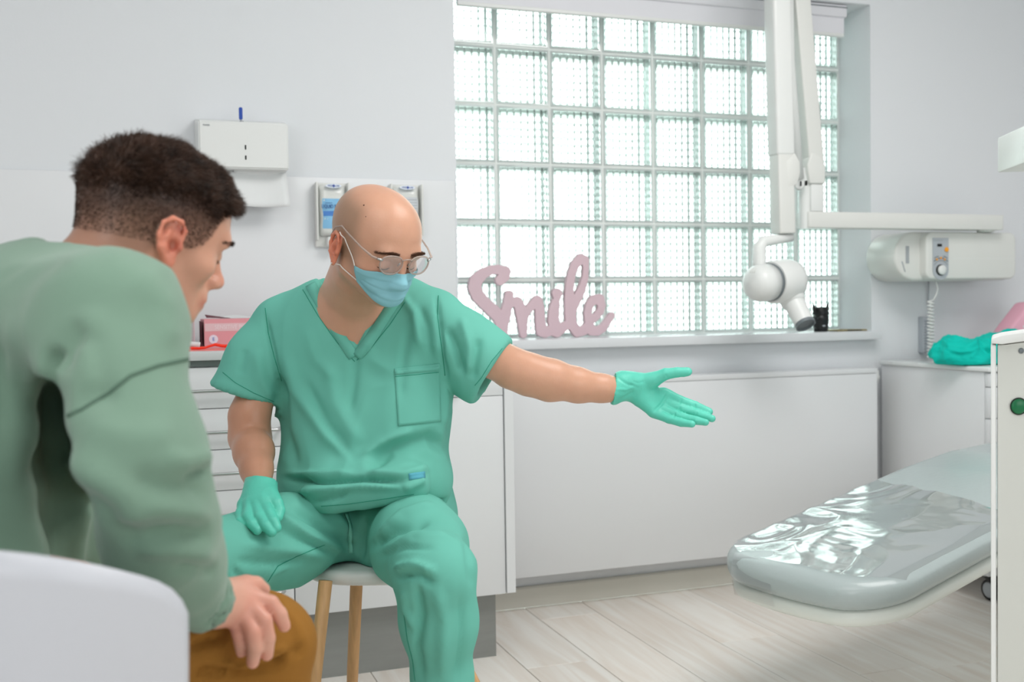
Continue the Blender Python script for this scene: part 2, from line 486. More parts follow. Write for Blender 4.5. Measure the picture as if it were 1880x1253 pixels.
def clear_mat(name, tint, gloss, rough=0.05):
    m = bpy.data.materials.new(name); m.use_nodes = True; t = m.node_tree; t.nodes.clear()
    o = t.nodes.new('ShaderNodeOutputMaterial'); tr = t.nodes.new('ShaderNodeBsdfTransparent'); tr.inputs[0].default_value = (*tint, 1)
    g = t.nodes.new('ShaderNodeBsdfGlossy'); g.inputs['Roughness'].default_value = rough
    lw = t.nodes.new('ShaderNodeLayerWeight'); lw.inputs['Blend'].default_value = gloss
    mx = t.nodes.new('ShaderNodeMixShader')
    mr = t.nodes.new('ShaderNodeMapRange'); mr.inputs[3].default_value = .04; mr.inputs[4].default_value = .85; t.links.new(lw.outputs['Facing'], mr.inputs[0]); t.links.new(mr.outputs[0], mx.inputs[0]); t.links.new(tr.outputs[0], mx.inputs[1]); t.links.new(g.outputs[0], mx.inputs[2])
    t.links.new(mx.outputs[0], o.inputs[0]); return m
M['film'] = clear_mat('clear_plastic_film', (0.98, 0.99, 0.99), 0.5, 0.11)
M['lens'] = clear_mat('spectacle_lens', (0.985, 0.97, 0.98), 0.25, 0.02)
M['frameclear'] = mat('clear_acetate', (214, 196, 186), 0.12, 0.5, trans=0.55, ior=1.3)

# ------------------------------------------------------------------ the room
YW, YG = 3.315, 3.5
X0, X1, Y0, ZC = -2.2, 4.1, -1.8, 2.6
def struct(name, vf, m, smooth=False):
    o = obj(name, vf, m, None, smooth, origin=(0, 0, 0)); o['kind'] = 'structure'; return o
struct('wall_back', join(box(X0, 1.0, YW, 3.62, 0, ZC, 0), box(2.6, X1, YW, 3.62, 0, ZC, 0), box(1.0, 2.6, YW, 3.62, 0, 0.858, 0), box(1.0, 2.6, YW, 3.62, 2.09, ZC, 0)), M['wall'])
struct('wall_left', box(X0 - 0.1, X0, Y0, 3.62, 0, ZC, 0), M['wall'])
struct('wall_right', box(X1, X1 + 0.1, Y0, 3.62, 0, ZC, 0), M['wall'])
struct('wall_front', box(X0 - 0.1, X1 + 0.1, Y0 - 0.1, Y0, 0, ZC, 0), M['wall'])
struct('ceiling', box(X0 - 0.1, X1 + 0.1, Y0 - 0.1, 3.62, ZC, ZC + 0.08, 0), M['ceil'])
o = struct('baseboard_back', prism([(3.301, 0.004), (YW, 0.004), (YW, 0.072), (3.305, 0.072), (3.301, 0.066)], 0.97, X1, 0, 'yz'), M['baseboard'])
fl = struct('floor', box(X0, X1, Y0, YW, -0.06, -0.006, 0), mat('joint_brown', (120, 104, 90), .9, .1))
# floor planks: one object each, all sharing one mesh per length
PW, PL = 0.2025, 1.25
known = {0: 2.75, 1: 3.166, 2: 3.5, 3: 2.75, 4: 3.62, 5: 2.335, 6: 2.765, 7: 3.1, -1: 3.3, -2: 2.6}
pm = {}
kx0 = int(math.floor((X0 - 1.007) / PW)); kx1 = int(math.ceil((X1 - 1.007) / PW))
for k in range(kx0, kx1):
    x = 1.007 + k * PW
    e = known.get(k, 2.1 + ((k * 0.377) % 1) * 1.2)
    while e < YW: e += PL
    while e > Y0:
        a, b = max(e - PL, Y0), min(e, YW)
        xa, xb = max(x, X0), min(x + PW, X1)
        if b - a > 0.02 and xb - xa > 0.01:
            key = (round(b - a, 4), round(xb - xa, 4))
            if key not in pm:
                p = obj('plank', box(0.0011, xb - xa - 0.0011, 0.0010, b - a - 0.0010, -0.006, 0.0, 0.0009, 1), M['plank'], None, origin=(0, 0, 0)); pm[key] = p.data
            else:
                p = bpy.data.objects.new('plank', pm[key]); COL.objects.link(p)
            p.parent = fl; p.location = (xa, a, 0)
        e -= PL
o = obj('outside_paving', box(-9, 16, 3.7, 15, -0.35, -0.3, 0), M['dirt'], origin=(0, 0, 0)); o['kind'] = 'structure'
o = obj('outside_garden_wall', box(-9, 16, 15, 15.3, -0.3, 2.7, 0), M['dirt'], origin=(0, 0, 0)); o['kind'] = 'structure'

# glass block window
win = bpy.data.objects.new('window_1', None); COL.objects.link(win); win['kind'] = 'structure'; ORG['window_1'] = np.zeros(3)
def block_mesh():
    a, d, t = 0.0965, 0.078, 0.008
    w = a - t
    def plate(yo, yi, ribs_up):
        """glass plate: flat outer face at yo, ribbed inner face around yi"""
        V, F = [], []; n = 56
        for i in range(n + 1):
            u = -w + 2 * w * i / n; q = yi + 0.0031 * math.cos(2 * math.pi * u / (2 * w / 7.0)) * (1 if yi > yo else -1)
            for v in (-w, w):
                V.append((u, q, v) if ribs_up else (v, q, u))
                V.append((u, yo, v) if ribs_up else (v, yo, u))
        for i in range(n):
            b0 = 4 * i; c0 = b0 + 4
            F += [[b0, c0, c0 + 2, b0 + 2], [b0 + 1, b0 + 3, c0 + 3, c0 + 1], [b0, b0 + 1, c0 + 1, c0], [b0 + 2, c0 + 2, c0 + 3, b0 + 3]]
        F += [[0, 2, 3, 1], [4 * n, 4 * n + 1, 4 * n + 3, 4 * n + 2]]
        bm = bmesh.new(); vs = [bm.verts.new(v) for v in V]
        for f in F: bm.faces.new([vs[k] for k in f])
        bmesh.ops.recalc_face_normals(bm, faces=bm.faces[:])
        return bm_out(bm)
    pl = join(plate(0.0, 0.0105, True), plate(d, d - 0.0105, False))
    # pressed rim around the plates, rounded at the front and back
    bm = bmesh.new()
    prof = [(w + .0002, 0.0025), (w + .002, 0.0005), (a - .002, 0.0), (a, 0.003), (a, d - .003), (a - .002, d), (w + .002, d - .0005), (w + .0002, d - .0025)]
    ring = [[bm.verts.new((sx * r, y, sz * r)) for (sx, sz) in ((-1, -1), (1, -1), (1, 1), (-1, 1))] for r, y in prof]
    for i in range(len(prof)):
        j = (i + 1) % len(prof)
        for k in range(4):
            bm.faces.new((ring[i][k], ring[i][(k + 1) % 4], ring[j][(k + 1) % 4], ring[j][k]))
    bmesh.ops.recalc_face_normals(bm, faces=bm.faces[:])
    return pl, bm_out(bm)
pl_, rim_ = block_mesh()
V_, F_ = join(pl_, rim_)
blk = obj('glass_block', (V_, F_), M['glass'], None, True, origin=(0, 0, 0)); sharp(blk, 30)
blk.data.materials.append(M['blockrim'])
blk.data.polygons.foreach_set('material_index', [0] * len(pl_[1]) + [1] * len(rim_[1]))
blk.parent = win
first = True
for i in range(8):
    for j in range(6):
        o = blk if first else blk.copy()
        if not first: COL.objects.link(o)
        first = False
        o.parent = win; o.location = (1.1 + 0.2 * i, YG, 0.99 + 0.2 * j)
mj = []
for i in range(9): mj.append(box(1.0 + .2 * i - .0035, 1.0 + .2 * i + .0035, YG + .003, YG + .075, .889, 2.09, 0))
for j in range(7): mj.append(box(1.0, 2.6, YG + .0032, YG + .0748, .89 + .2 * j - .0035, .89 + .2 * j + .0035, 0))
g = obj('mortar_joint', join(*mj), M['mortar'], win)

o = obj('window_sill', box(0.995, 2.607, 3.262, 3.499, 0.858, 0.8885, 0.002), M['sill'], origin=(1.8, 3.3, .858)); sharp(o); tag(o, 'white window sill board under the glass block window', 'sill'); o['kind'] = 'structure'
t = thing('roller_blind', 'rolled-up white roller blind in the top of the glass block window', 'blind', (1.77, 3.40, 1.98))
o = obj('cassette', join(box(1.02, 2.515, 3.335, 3.42, 2.042, 2.088, .006)), M['blind'], t); sharp(o)
o = obj('fabric', box(1.022, 2.508, 3.345, 3.36, 1.985, 2.05, .001), M['blind'], t)
o = obj('bottom_bar', box(1.022, 2.508, 3.343, 3.362, 1.972, 1.986, .004), M['plastic'], t); sharp(o)
o = obj('lintel_shadow_strip', box(1.02, 2.515, 3.3342, 3.336, 2.075, 2.079, 0), M['rim'], t)  # grey strip standing in for the shadow gap below the lintel

# splashback panel on the wall behind the worktop
o = obj('splashback_panel', box(-1.2, 0.991, 3.306, 3.3135, 0.894, 1.402, .0015), M['lacquer'], origin=(0, 3.306, .894)); sharp(o)
tag(o, 'thin white splashback panel on the wall above the drawers', 'panel')

# base cabinets
yb = 2.845
def bar_handle(parent, x0, x1, z, m, y=yb):
    yo = y - 0.03
    pts = [(x0, y + .001, z), (x0, yo + .012, z), (x0 + .004, yo + .003, z), (x0 + .014, yo, z), (x1 - .014, yo, z), (x1 - .004, yo + .003, z), (x1, yo + .012, z), (x1, y + .001, z)]
    return obj('handle', tube(pts, .0045, 10), m, parent, True)
t = thing('drawer_cabinet', 'white cabinet of shallow drawers with long steel bar handles behind the seated man', 'cabinet', (.09, 3.05, 0))
obj('body', join(box(-.21, .395, 2.866, 3.30, .187, .872, .001)), M['lacquer'], t)
obj('top_rail', box(-.208, .395, 2.858, 2.867, .856, .872, 0), M['alu'], t)
obj('plinth', box(-.21, .396, 2.885, 3.25, 0, .187, 0), M['plinth'], t)
for i in range(6):
    z1 = .8535 - .1065 * i; z0 = z1 - .1045 if i < 5 else .188
    d = obj('drawer', box(-.208, .3935, yb, 2.865, z0, z1, .0012), M['lacquer'], t, origin=(.09, yb, z0)); sharp(d)
    bar_handle(d, -.17, .366, z1 - .058, M['metal'])
t = thing('door_cabinet', 'white cabinet with plain doors and grey plinth, at the open end of the worktop', 'cabinet', (.7, 3.05, 0))
obj('body', box(.397, .985, 2.866, 3.30, .187, .872, .001), M['lacquer'], t)
obj('top_rail', box(.397, .985, 2.858, 2.867, .856, .872, 0), M['alu'], t)
obj('plinth', box(.397, .966, 2.885, 3.25, 0, .187, 0), M['plinth'], t)
d = obj('drawer', box(.3965, .984, yb, 2.865, .75, .8535, .0012), M['lacquer'], t); sharp(d); bar_handle(d, .43, .86, .778, M['plastic'])
d = obj('door', box(.3965, .984, yb, 2.865, .188, .7485, .0012), M['lacquer'], t); sharp(d)
d = obj('side_panel', box(.986, 1.012, 2.838, 3.30, .19, .872, .001), M['lacquer'], t)
o = obj('worktop', box(-.25, 1.02, 2.825, 3.305, .873, .893, .0015), mat('worktop_grey', (200, 204, 204), .35, .4), origin=(.4, 3.05, .873)); sharp(o)
tag(o, 'long pale grey worktop over the white base cabinets', 'worktop')

# radiator
t = thing('radiator', 'flat white panel radiator under the glass block window', 'radiator', (1.85, 3.25, .12))
o = obj('front_panel', box(1.10, 2.545, 3.213, 3.222, .127, .737, .002), M['lacquer'], t); sharp(o)
o = obj('radiator_body', box(1.11, 2.54, 3.224, 3.285, .15, .73, .004), M['lacquer'], t); sharp(o)
o = obj('top_grille', join(box(1.10, 2.547, 3.211, 3.29, .738, .757, .003), *[box(1.16 + .06 * i, 1.20 + .06 * i, 3.235, 3.27, .757, .7575, 0) for i in range(22)]), M['lacquer'], t); sharp(o)
o = obj('side_cover', box(2.5405, 2.547, 3.224, 3.29, .13, .738, .001), M['baseboard'], t)
o = obj('wall_bracket', box(1.3, 1.34, 3.28, 3.3135, .2, .7, .001), M['alu'], t)
o = obj('valve', join(cyl((2.565, 3.25, .70), (2.565, 3.25, .745), .013), cyl((2.545, 3.25, .72), (2.58, 3.25, .72), .009), cyl((2.565, 3.25, .0), (2.565, 3.25, .70), .007)), M['plastic'], t, True)

# ------------------------------------------------------------------ wall fittings
t = thing('paper_towel_dispenser', 'white folded paper towel dispenser on the wall with a blue key in its lid', 'dispenser', (.32, 3.25, 1.4))
xa, xb = .196, .452
V = [(xa, YW, 1.408), (xb + .006, YW, 1.408), (xb + .006, YW, 1.566), (xa, YW, 1.566), (xa + .004, 3.19, 1.408), (xb, 3.19, 1.408), (xb, 3.19, 1.541), (xa + .004, 3.19, 1.541)]
F = [[0, 3, 2, 1], [4, 5, 6, 7], [0, 1, 5, 4], [3, 7, 6, 2], [0, 4, 7, 3], [1, 2, 6, 5]]
bm = bmesh.new(); vs = [bm.verts.new(v) for v in V]; [bm.faces.new([vs[i] for i in f]) for f in F]
bmesh.ops.recalc_face_normals(bm, faces=bm.faces[:]); bmesh.ops.bevel(bm, geom=bm.edges[:], offset=.004, segments=3, affect='EDGES')
o = obj('housing', bm_out(bm), M['plastic'], t); sharp(o)
gx = PY(451, 280, 3.19)[0]
o = obj('viewing_slot', join(prism(rrect(gx - .0022, gx + .0022, 1.462, 1.4755, .0018, 3), 3.1892, 3.1915, 0), prism(rrect(gx - .0022, gx + .0022, 1.433, 1.4455, .0018, 3), 3.1892, 3.1915, 0)), M['dark'], t)
obj('slot_frame', prism(rrect(gx - .0035, gx + .0035, 1.431, 1.478, .003, 3), 3.1896, 3.1912, 0), M['plastic'], t)
kx = PY(442, 215, 3.24)[0]
kp = obj('key', join(cyl((kx, 3.24, 1.548), (kx, 3.24, 1.566), .0022, n=10)), M['metal'], t, True)
kz = PY(442, 220, 3.24)[2]
o = obj('key_head', prism(rrect(kx - .0052, kx + .0052, kz, kz + .036, .004, 4), 3.236, 3.244, .0015), M['blue'], kp)
obj('lock', lathe([(.006, 0), (.006, .003), (.004, .004)], 16, axis_frame((kx, 3.215, 1.545), (0, -.35, 1))), M['metal'], t, True)
text('logo_print', 'PAPER', .007, (.222, 3.1889, 1.528), M['greyink'], t)
# hanging sheet
def sheet(pts_rows, th=.0006):
    n = len(pts_rows); m = len(pts_rows[0]); V = np.array(pts_rows, float).reshape(-1, 3); F = []
    for i in range(n - 1):
        for j in range(m - 1): F.append([i * m + j, i * m + j + 1, (i + 1) * m + j + 1, (i + 1) * m + j])
    N = vnormals(V, F); V2 = V - N * th; k = len(V)
    F2 = F + [[q + k for q in f][::-1] for f in F]
    bnd = [(i * m, (i + 1) * m) for i in range(n - 1)] + [((i + 1) * m + m - 1, i * m + m - 1) for i in range(n - 1)] + [(j + 1, j) for j in range(m - 1)] + [((n - 1) * m + j, (n - 1) * m + j + 1) for j in range(m - 1)]
    F2 += [[a, b, b + k, a + k] for a, b in bnd]
    return np.vstack([V, V2]), F2
rows = []
for i in range(9):
    u = i / 8
    row = []
    for j in range(13):
        w = j / 12; x = .235 + (.452 - .235) * w + .004 * u
        sag = .018 * math.sin(math.pi * w) * u
        y = 3.25 - .035 * u - .012 * math.sin(2.2 * math.pi * w) * u
        row.append((x, y, 1.4105 - u * (.098 + .010 * w) - .35 * sag))
    rows.append(row)
o = obj('paper_towel', sheet(rows, .001), M['paper'], None, True); tag(o, 'white paper towel sheet hanging out under the wall dispenser', 'paper towel')
rows = [[(.30 + .15 * (j / 8), 3.235 + .03 * u, 1.41 - u * .03 * math.sin(math.pi * (.2 + .8 * j / 8)) - .004 * u) for j in range(9)] for u in (0, .33, .66, 1)]
o = obj('fold', sheet(rows, .001), M['paper'], bpy.data.objects['paper_towel'] , True)

def soap(name, lab, x0, x1, zt, zb, blue):
    t = thing(name, lab, 'dispenser', ((x0 + x1) / 2, 3.28, zb))
    o = obj('back_plate', join(box(x0, x1, 3.292, 3.306, zb, zt, .005, 3), box(x0, x0 + .006, 3.262, 3.296, zb + .02, zt, .002), box(x1 - .006, x1, 3.262, 3.296, zb + .02, zt, .002)), M['plastic_warm'], t); sharp(o)
    # refill bag: flattened pillow
    xc, zc, hx, hz = (x0 + x1) / 2 + .001, (zt + zb) / 2 + .012, (x1 - x0) / 2 - .012, (zt - zb) / 2 - .022
    V = []; F = []; n, m = 13, 21
    for i in range(n):
        for j in range(m):
            u = i / (n - 1) * 2 - 1; v = j / (m - 1) * 2 - 1
            th = .017 * (1 - u ** 4) ** .5 * (1 - v ** 6) ** .5 * (1 - .25 * v) + .0015 * math.sin(9 * v + 3 * u)* (1 - v * v) + .001
            V.append((xc + hx * u * (1 + .03 * math.sin(7 * v)), 3.286 - th, zc + hz * v))
    for i in range(n - 1):
        for j in range(m - 1): F.append([i * m + j, i * m + j + 1, (i + 1) * m + j + 1, (i + 1) * m + j][::-1])
    nb = len(V); V2 = [(p[0], 3.291, p[2]) for p in V]
    F2 = [[q + nb for q in f][::-1] for f in F]
    bag = obj('refill_bag', (np.array(V + V2), F + F2), M['bag'], t, True)
    nz = obj('pump', join(box(xc - .022, xc + .022, 3.256, 3.292, zb + .002, zb + .03, .006, 3), cyl((xc, 3.268, zb - .006), (xc, 3.268, zb + .004), .006)), M['plastic'], t); sharp(nz)
    # printed label following the bag front
    def patch(nm, u0, u1, v0, v1, m_, off=.0006, par=bag):
        V = []; F = []; a, b = 9, 9
        for i in range(a):
            for j in range(b):
                u = u0 + (u1 - u0) * i / (a - 1); v = v0 + (v1 - v0) * j / (b - 1)
                th = .017 * (1 - u ** 4) ** .5 * (1 - v ** 6) ** .5 * (1 - .25 * v) + .0015 * math.sin(9 * v + 3 * u)* (1 - v * v) + .001
                V.append((xc + hx * u * (1 + .03 * math.sin(7 * v)), 3.286 - th - off, zc + hz * v))
        for i in range(a - 1):
            for j in range(b - 1): F.append([i * b + j, (i + 1) * b + j, (i + 1) * b + j + 1, i * b + j + 1])
        return obj(nm, (V, F), m_, par, True)
    if blue:
        patch('label', -.82, .9, -.72, .48, M['labelblue'])
        patch('label_band', -.8, .88, -.22, -.02, M['labelblue2'], .0012)
        text('label_text', 'LIQUID SOAP', .0155, (x0 + .049, 3.2655, zc + .012), M['ink'], t, squeeze=.72)
        patch('label_line', -.62, -.1, .29, .31, M['ink'], .0012)
    else:
        patch('label', -.8, .9, -.6, .55, mat('soap_label_grey', (206, 210, 214), .5, .3))
        for q in range(7): patch('label_line', -.7 + .15 * (q % 2), .8, .42 - .13 * q, .445 - .13 * q, M['greyink'], .0012)
    cz = zt - .012
    P = [(xc + .024 * math.cos(a), cz + .0062 * math.sin(a)) for a in np.linspace(0, 2 * math.pi, 25)[:-1]]
    o = obj('logo_badge', prism(P, 3.2600, 3.2915, 0), mat('badge_white', (226, 234, 246), .3, .5), t)
    text('logo_text', 'MEDI  LAB', .0078, (xc, 3.2597, cz), M['ink'], t)
    P = [(xc + .0006, cz + .006), (xc + .0026, cz + .002), (xc + .0066, cz), (xc + .0026, cz - .002), (xc + .0006, cz - .006), (xc - .0014, cz - .002), (xc - .0054, cz), (xc - .0014, cz + .002)]
    obj('logo_mark', prism(P, 3.2593, 3.2602, 0), M['blue'], t)
soap('soap_dispenser', 'wall soap dispenser with a blue LIQUID SOAP refill bag left of the bald head', .542, .645, 1.384, 1.188, True)
soap('soap_dispenser', 'wall dispenser with a grey-printed refill bag right of the bald head', .772, .876, 1.384, 1.204, False)

# ------------------------------------------------------------------ things on the worktop
zt = .893
t = thing('glove_box', 'pink glove box with white lettering and a lifted lid flap on the worktop', 'box', (.29, 3.18, zt))
fr = frame_m((.195, 3.135, zt), (1, .04, 0))
w, dpt, h = .205, .10, .083
o = obj('carton', xf(join(box(0.004, w, 0, dpt, 0, h, .001)), fr), M['boxpink'], t)
obj('end_flap', xf(([(-.001, 0, 0.004), (-.003, dpt * .5, .003), (.001, dpt, .004), (.001, dpt, h - .006), (-.004, dpt * .5, h - .005), (-.003, 0, h - .008)], [[0, 1, 4, 5], [1, 2, 3, 4]]), fr), M['maroon'], t)
obj('side_edge', xf(box(-.022, -.020, .02, dpt, .012, h - .004, .0005), fr), M['boxpale'], t)
obj('print_band', xf(box(.006, w - .002, -.0006, 0.0005, .048, .070, 0), fr), M['boxpale'], t)
text('lettering', 'SENSITIVE PINK PEARL', .0165, tuple(fr[1] + fr[0] @ np.array([.103, -.0010, .059])), mat('print_white', (236, 226, 229), .5, .3), t, fr[0][:, 0], squeeze=.86)
P = [(.029 + .0125 * math.cos(a), .0255 + .0125 * math.sin(a)) for a in np.linspace(0, 2 * math.pi, 25)[:-1]]
rd = obj('round_print', xf(prism(P, -.0008, .0004, 0), fr), mat('print_round', (226, 224, 236), .5, .3), t)
text('round_text', 'E', .014, tuple(fr[1] + fr[0] @ np.array([.029, -.0012, .0255])), M['labelblue2'], t, fr[0][:, 0])
obj('lid_flap', xf(sheet([[(.012 + .022 * i, .012 + .02 * j, h + .001 + (.008 * (1 - i / 3) * (j / 2 + .3))) for j in range(3)] for i in range(4)], .001), fr), M['maroon'], t)
obj('glove_pull', xf(([(.05, .03, h + .001), (.15, .03, h + .001), (.15, .07, h + .002), (.05, .07, h + .006), (.10, .05, h + .010)], [[0, 1, 4], [1, 2, 4], [2, 3, 4], [3, 0, 4]]), fr), M['paper'], t, True)
t = thing('toothbrush', 'red plastic toothbrush with white bristles lying before the pink glove box', 'toothbrush', (.24, 3.05, zt))
def TB(px, py, y=3.03): return PY(px, py, y)
hp = [(347, 642), (352, 643.5), (364, 643.5), (376, 642.8), (388, 639), (395, 637), (408, 639.5), (420, 640), (432, 637.5), (446, 636), (462, 636), (478, 637)]
hr = [.0030, .0042, .0042, .0034, .0034, .0042, .0044, .0046, .0048, .0045, .0042, .003]
pts = [TB(*p) for p in hp]; dz = min(p[2] - r for p, r in zip(pts, hr)) - zt - .0012
pts = [p - [0, 0, dz] for p in pts]
obj('handle', tube(pts, hr, 12, up=(0, 0, 1)), M['red'], t, True)
br = []
for i in range(11):
    for j in range(3):
        p = pts[0] * (1 - i / 10) + pts[2] * (i / 10) + np.array([.003, (j - 1) * .0028, 0])
        br.append(cyl(p + [0, 0, .002], p + [.0004 * (i - 5), 0, .0155], .00115, .0014, 7))
obj('bristles', join(*br), mat('bristles', (238, 240, 240), .6, .3), t, True)
o = obj('leaflet', prism([(.13, 2.95), (.40, 2.93), (.42, 3.12), (.15, 3.12)], zt, zt + .0012, 0, 'xy'), M['coral']); tag(o, 'coral pink leaflet lying under the red toothbrush', 'leaflet')
o.location.z = zt
ORG[o.name][2] = zt

# smile sign
def sm(u, v, y=3.43): return PY(840 + u / 5.529, 440 + v / 5.529, y)
SM = [
 [(425, 408, 52), (470, 365, 55), (482, 318, 52), (420, 300, 48), (340, 300, 46), (250, 340, 54), (180, 410, 66), (165, 480, 68), (195, 560, 66), (270, 640, 64), (340, 705, 66), (410, 770, 66), (440, 850, 60), (410, 900, 44), (350, 915, 28)],
 [(516, 556, 47), (505, 640, 50), (480, 760, 56), (460, 880, 46), (470, 965, 36)],
 [(540, 640, 40), (600, 625, 52), (625, 680, 58), (650, 800, 58), (660, 955, 40)],
 [(655, 800, 50), (700, 720, 40), (760, 650, 46), (803, 615, 55), (825, 690, 50), (830, 800, 54), (845, 920, 60), (880, 935, 55), (940, 915, 50), (1000, 925, 60)],
 [(1002, 548, 60), (1000, 610, 28)],
 [(985, 640, 48), (970, 720, 58), (965, 820, 62), (1000, 925, 62), (1070, 880, 50), (1130, 850, 40)],
 [(1135, 860, 50), (1130, 740, 56), (1128, 640, 54), (1125, 540, 50), (1132, 440, 46), (1150, 340, 44), (1185, 250, 48), (1245, 185, 50), (1285, 200, 44), (1294, 270, 34), (1288, 370, 34), (1262, 470, 42), (1225, 560, 50), (1170, 650, 56), (1140, 740, 58), (1150, 850, 56), (1205, 930, 54), (1270, 920, 48), (1320, 880, 56)],
 [(1330, 820, 55), (1312, 740, 44), (1330, 660, 44), (1370, 605, 50), (1430, 600, 56), (1455, 660, 42), (1440, 720, 40), (1400, 775, 40), (1350, 810, 45)],
 [(1325, 850, 50), (1350, 915, 55), (1410, 925, 48), (1470, 890, 42), (1520, 820, 38), (1555, 765, 36)]]
SC = 3.72 / FPX / 5.529
pl = sm(60, 1010); ph = sm(1610, 120)
g = SDF((pl[0], 3.412, .885), (ph[0], 3.446, ph[2] + .01), .0014)
for st in SM:
    for a, b in zip(st[:-1], st[1:]):
        pa, pb = sm(a[0], a[1]), sm(b[0], b[1])
        for yy in (3.36, 3.43, 3.5):
            pass
        # slab stroke: long flattened capsule crossing the slab, clipped below
        g.cone((pa[0], 3.43, pa[2]), (pb[0], 3.43, pb[2]), a[2] * SC * 1.0, b[2] * SC * 1.0, .0)
# turn round strokes into a slab: evaluate in 2D at the middle layer and extrude
mid = int(np.argmin(abs(g.ax[1] - 3.43)))
D2 = g.D[:, mid, :].copy()
g.D[:] = np.maximum(D2[:, None, :], (np.abs(g.ax[1] - 3.429) - .010)[None, :, None])
Vs, Fs = g.mesh(); Vs = laplace(Vs, Fs, 1, .4)
zmin = Vs[:, 2].min(); Vs[:, 2] += .8888 - zmin
o = obj('smile_sign', (Vs, Fs), M['pink'], None); sharp(o, 40); tag(o, 'dusty pink cut-out word Smile in script letters standing on the window sill', 'sign')

# black horned cup shaped like a lens barrel
cxp = PY(1507, 605, 3.36); cz0 = .8888
t = thing('horned_cup', 'black ribbed cup with two pointed horns on the window sill', 'cup', (cxp[0], 3.36, cz0))
prof = [(.001, 0), (.0245, 0), (.0255, .002), (.0258, .012), (.0282, .014), (.0285, .040), (.0300, .044), (.0300, .055), (.0275, .058), (.0272, .061), (.0305, .063), (.0305, .073), (.0275, .076), (.0270, .079), (.0270, .084), (.0240, .0905), (.019, .0915), (.018, .088), (.001, .088)]
obj('barrel', lathe(prof, 40, (np.eye(3), np.array([cxp[0], 3.36, cz0]))), M['black'], t, True); sharp(bpy.data.objects['barrel'], 40)
for sx in (-1, 1):
    pts = [(cxp[0] + sx * .0245, 3.36, cz0 + .066), (cxp[0] + sx * .0275, 3.36, cz0 + .080), (cxp[0] + sx * .031, 3.36, cz0 + .095), (cxp[0] + sx * .0365, 3.36, cz0 + .110)]
    obj('horn', tube(pts, [.0075, .0075, .0045, .0004], 12), M['black'], t, True)
obj('print_mark', join(box(cxp[0] - .012, cxp[0] - .001, 3.331, 3.333, cz0 + .019, cz0 + .024, 0), box(cxp[0] + .012, cxp[0] + .015, 3.332, 3.337, cz0 + .018, cz0 + .028, 0)), M['panelgrey'], t)
a = PY(1522, 606, 3.36); b = PY(1586, 607, 3.33)
t = thing('phone_case', 'slim brass-coloured case lying flat on the sill beside the horned cup', 'case', ((a[0] + b[0]) / 2, 3.34, cz0))
o = obj('case', box(a[0] + .002, b[0], 3.31, 3.40, cz0, cz0 + .006, .002), M['gold'], t); sharp(o)
o = obj('case_edge', join(*[box(a[0] + .045 + .013 * i, a[0] + .053 + .013 * i, 3.3085, 3.3105, cz0 + .001, cz0 + .005, 0) for i in range(5)]), M['dark'], t)

# ------------------------------------------------------------------ wall-mounted x-ray machine
t = thing('dental_xray_machine', 'white wall-mounted dental x-ray machine with folding arm and round head before the window', 'x-ray machine', (2.8, 3.3, 1.16))
def P3(px, py, y): return PY(px, py, y)
# control box: half-round end then raised cover
za, zb = 1.069, 1.246; zc = (za + zb) / 2; r = (zb - za) / 2
xl = P3(1643, 470, 3.15)[0]
P = []
for k in range(17):
    a = math.pi / 2 + math.pi * k / 16; P.append((xl + r + r * math.cos(a), zc + r * math.sin(a)))
P += [(3.08, za), (3.08, zb)]
o = obj('control_box', prism(P, 3.15, YW, .012, seg=4), M['plastic_warm'], t); sharp(o, 40)
xc0 = P3(1701, 470, 3.115)[0]; xc1 = P3(1866, 470, 3.115)[0]
cov = obj('cover', prism(rrect(xc0, xc1, za + .004, zb - .003, .028, 8), 3.115, 3.22, .008, seg=4), M['plastic_warm'], t); sharp(cov, 40)
o = obj('cover_seam', box(P3(1750, 470, 3.115)[0], xc1 - .01, 3.1146, 3.1155, 1.147, 1.148, 0), M['plastic'], t)
x0 = P3(1713, 470, 3.112)[0]; x1 = P3(1741.5, 470, 3.112)[0]; z1 = P3(1727, 437, 3.112)[2]; z0 = P3(1727, 514, 3.112)[2]
xm = (x0 + x1) / 2; rr = (x1 - x0) / 2
P = [(x1, z1), (x0, z1), (x0, z0 + rr)] + [(xm - rr * math.cos(a), z0 + rr - rr * math.sin(a)) for a in np.linspace(0, math.pi, 12)[1:]]
pan = obj('control_panel', prism(P, 3.112, 3.1152, 0), M['panelgrey'], t)
def zpx(py): return P3(1727, py, 3.111)[2]
o = obj('display', box(xm - .0155, xm + .004, 3.1105, 3.1125, zpx(453), zpx(448), 0), M['black'], t)
bx = P3(1737.5, 459, 3.11)
for nm, pp, r_, mm in (('button', (1737.5, 458.5), .0085, 'orange'), ('button', (1719.5, 476.5), .0036, 'orange'), ('button', (1727, 474), .0038, 'orange'), ('button', (1733.8, 476.5), .0036, 'orange')):
    c = P3(pp[0], pp[1], 3.112); obj(nm, lathe([(r_, 0), (r_, .003), (r_ * .8, .004)], 20, axis_frame(c, (0, -1, 0))), M[mm], t, True)
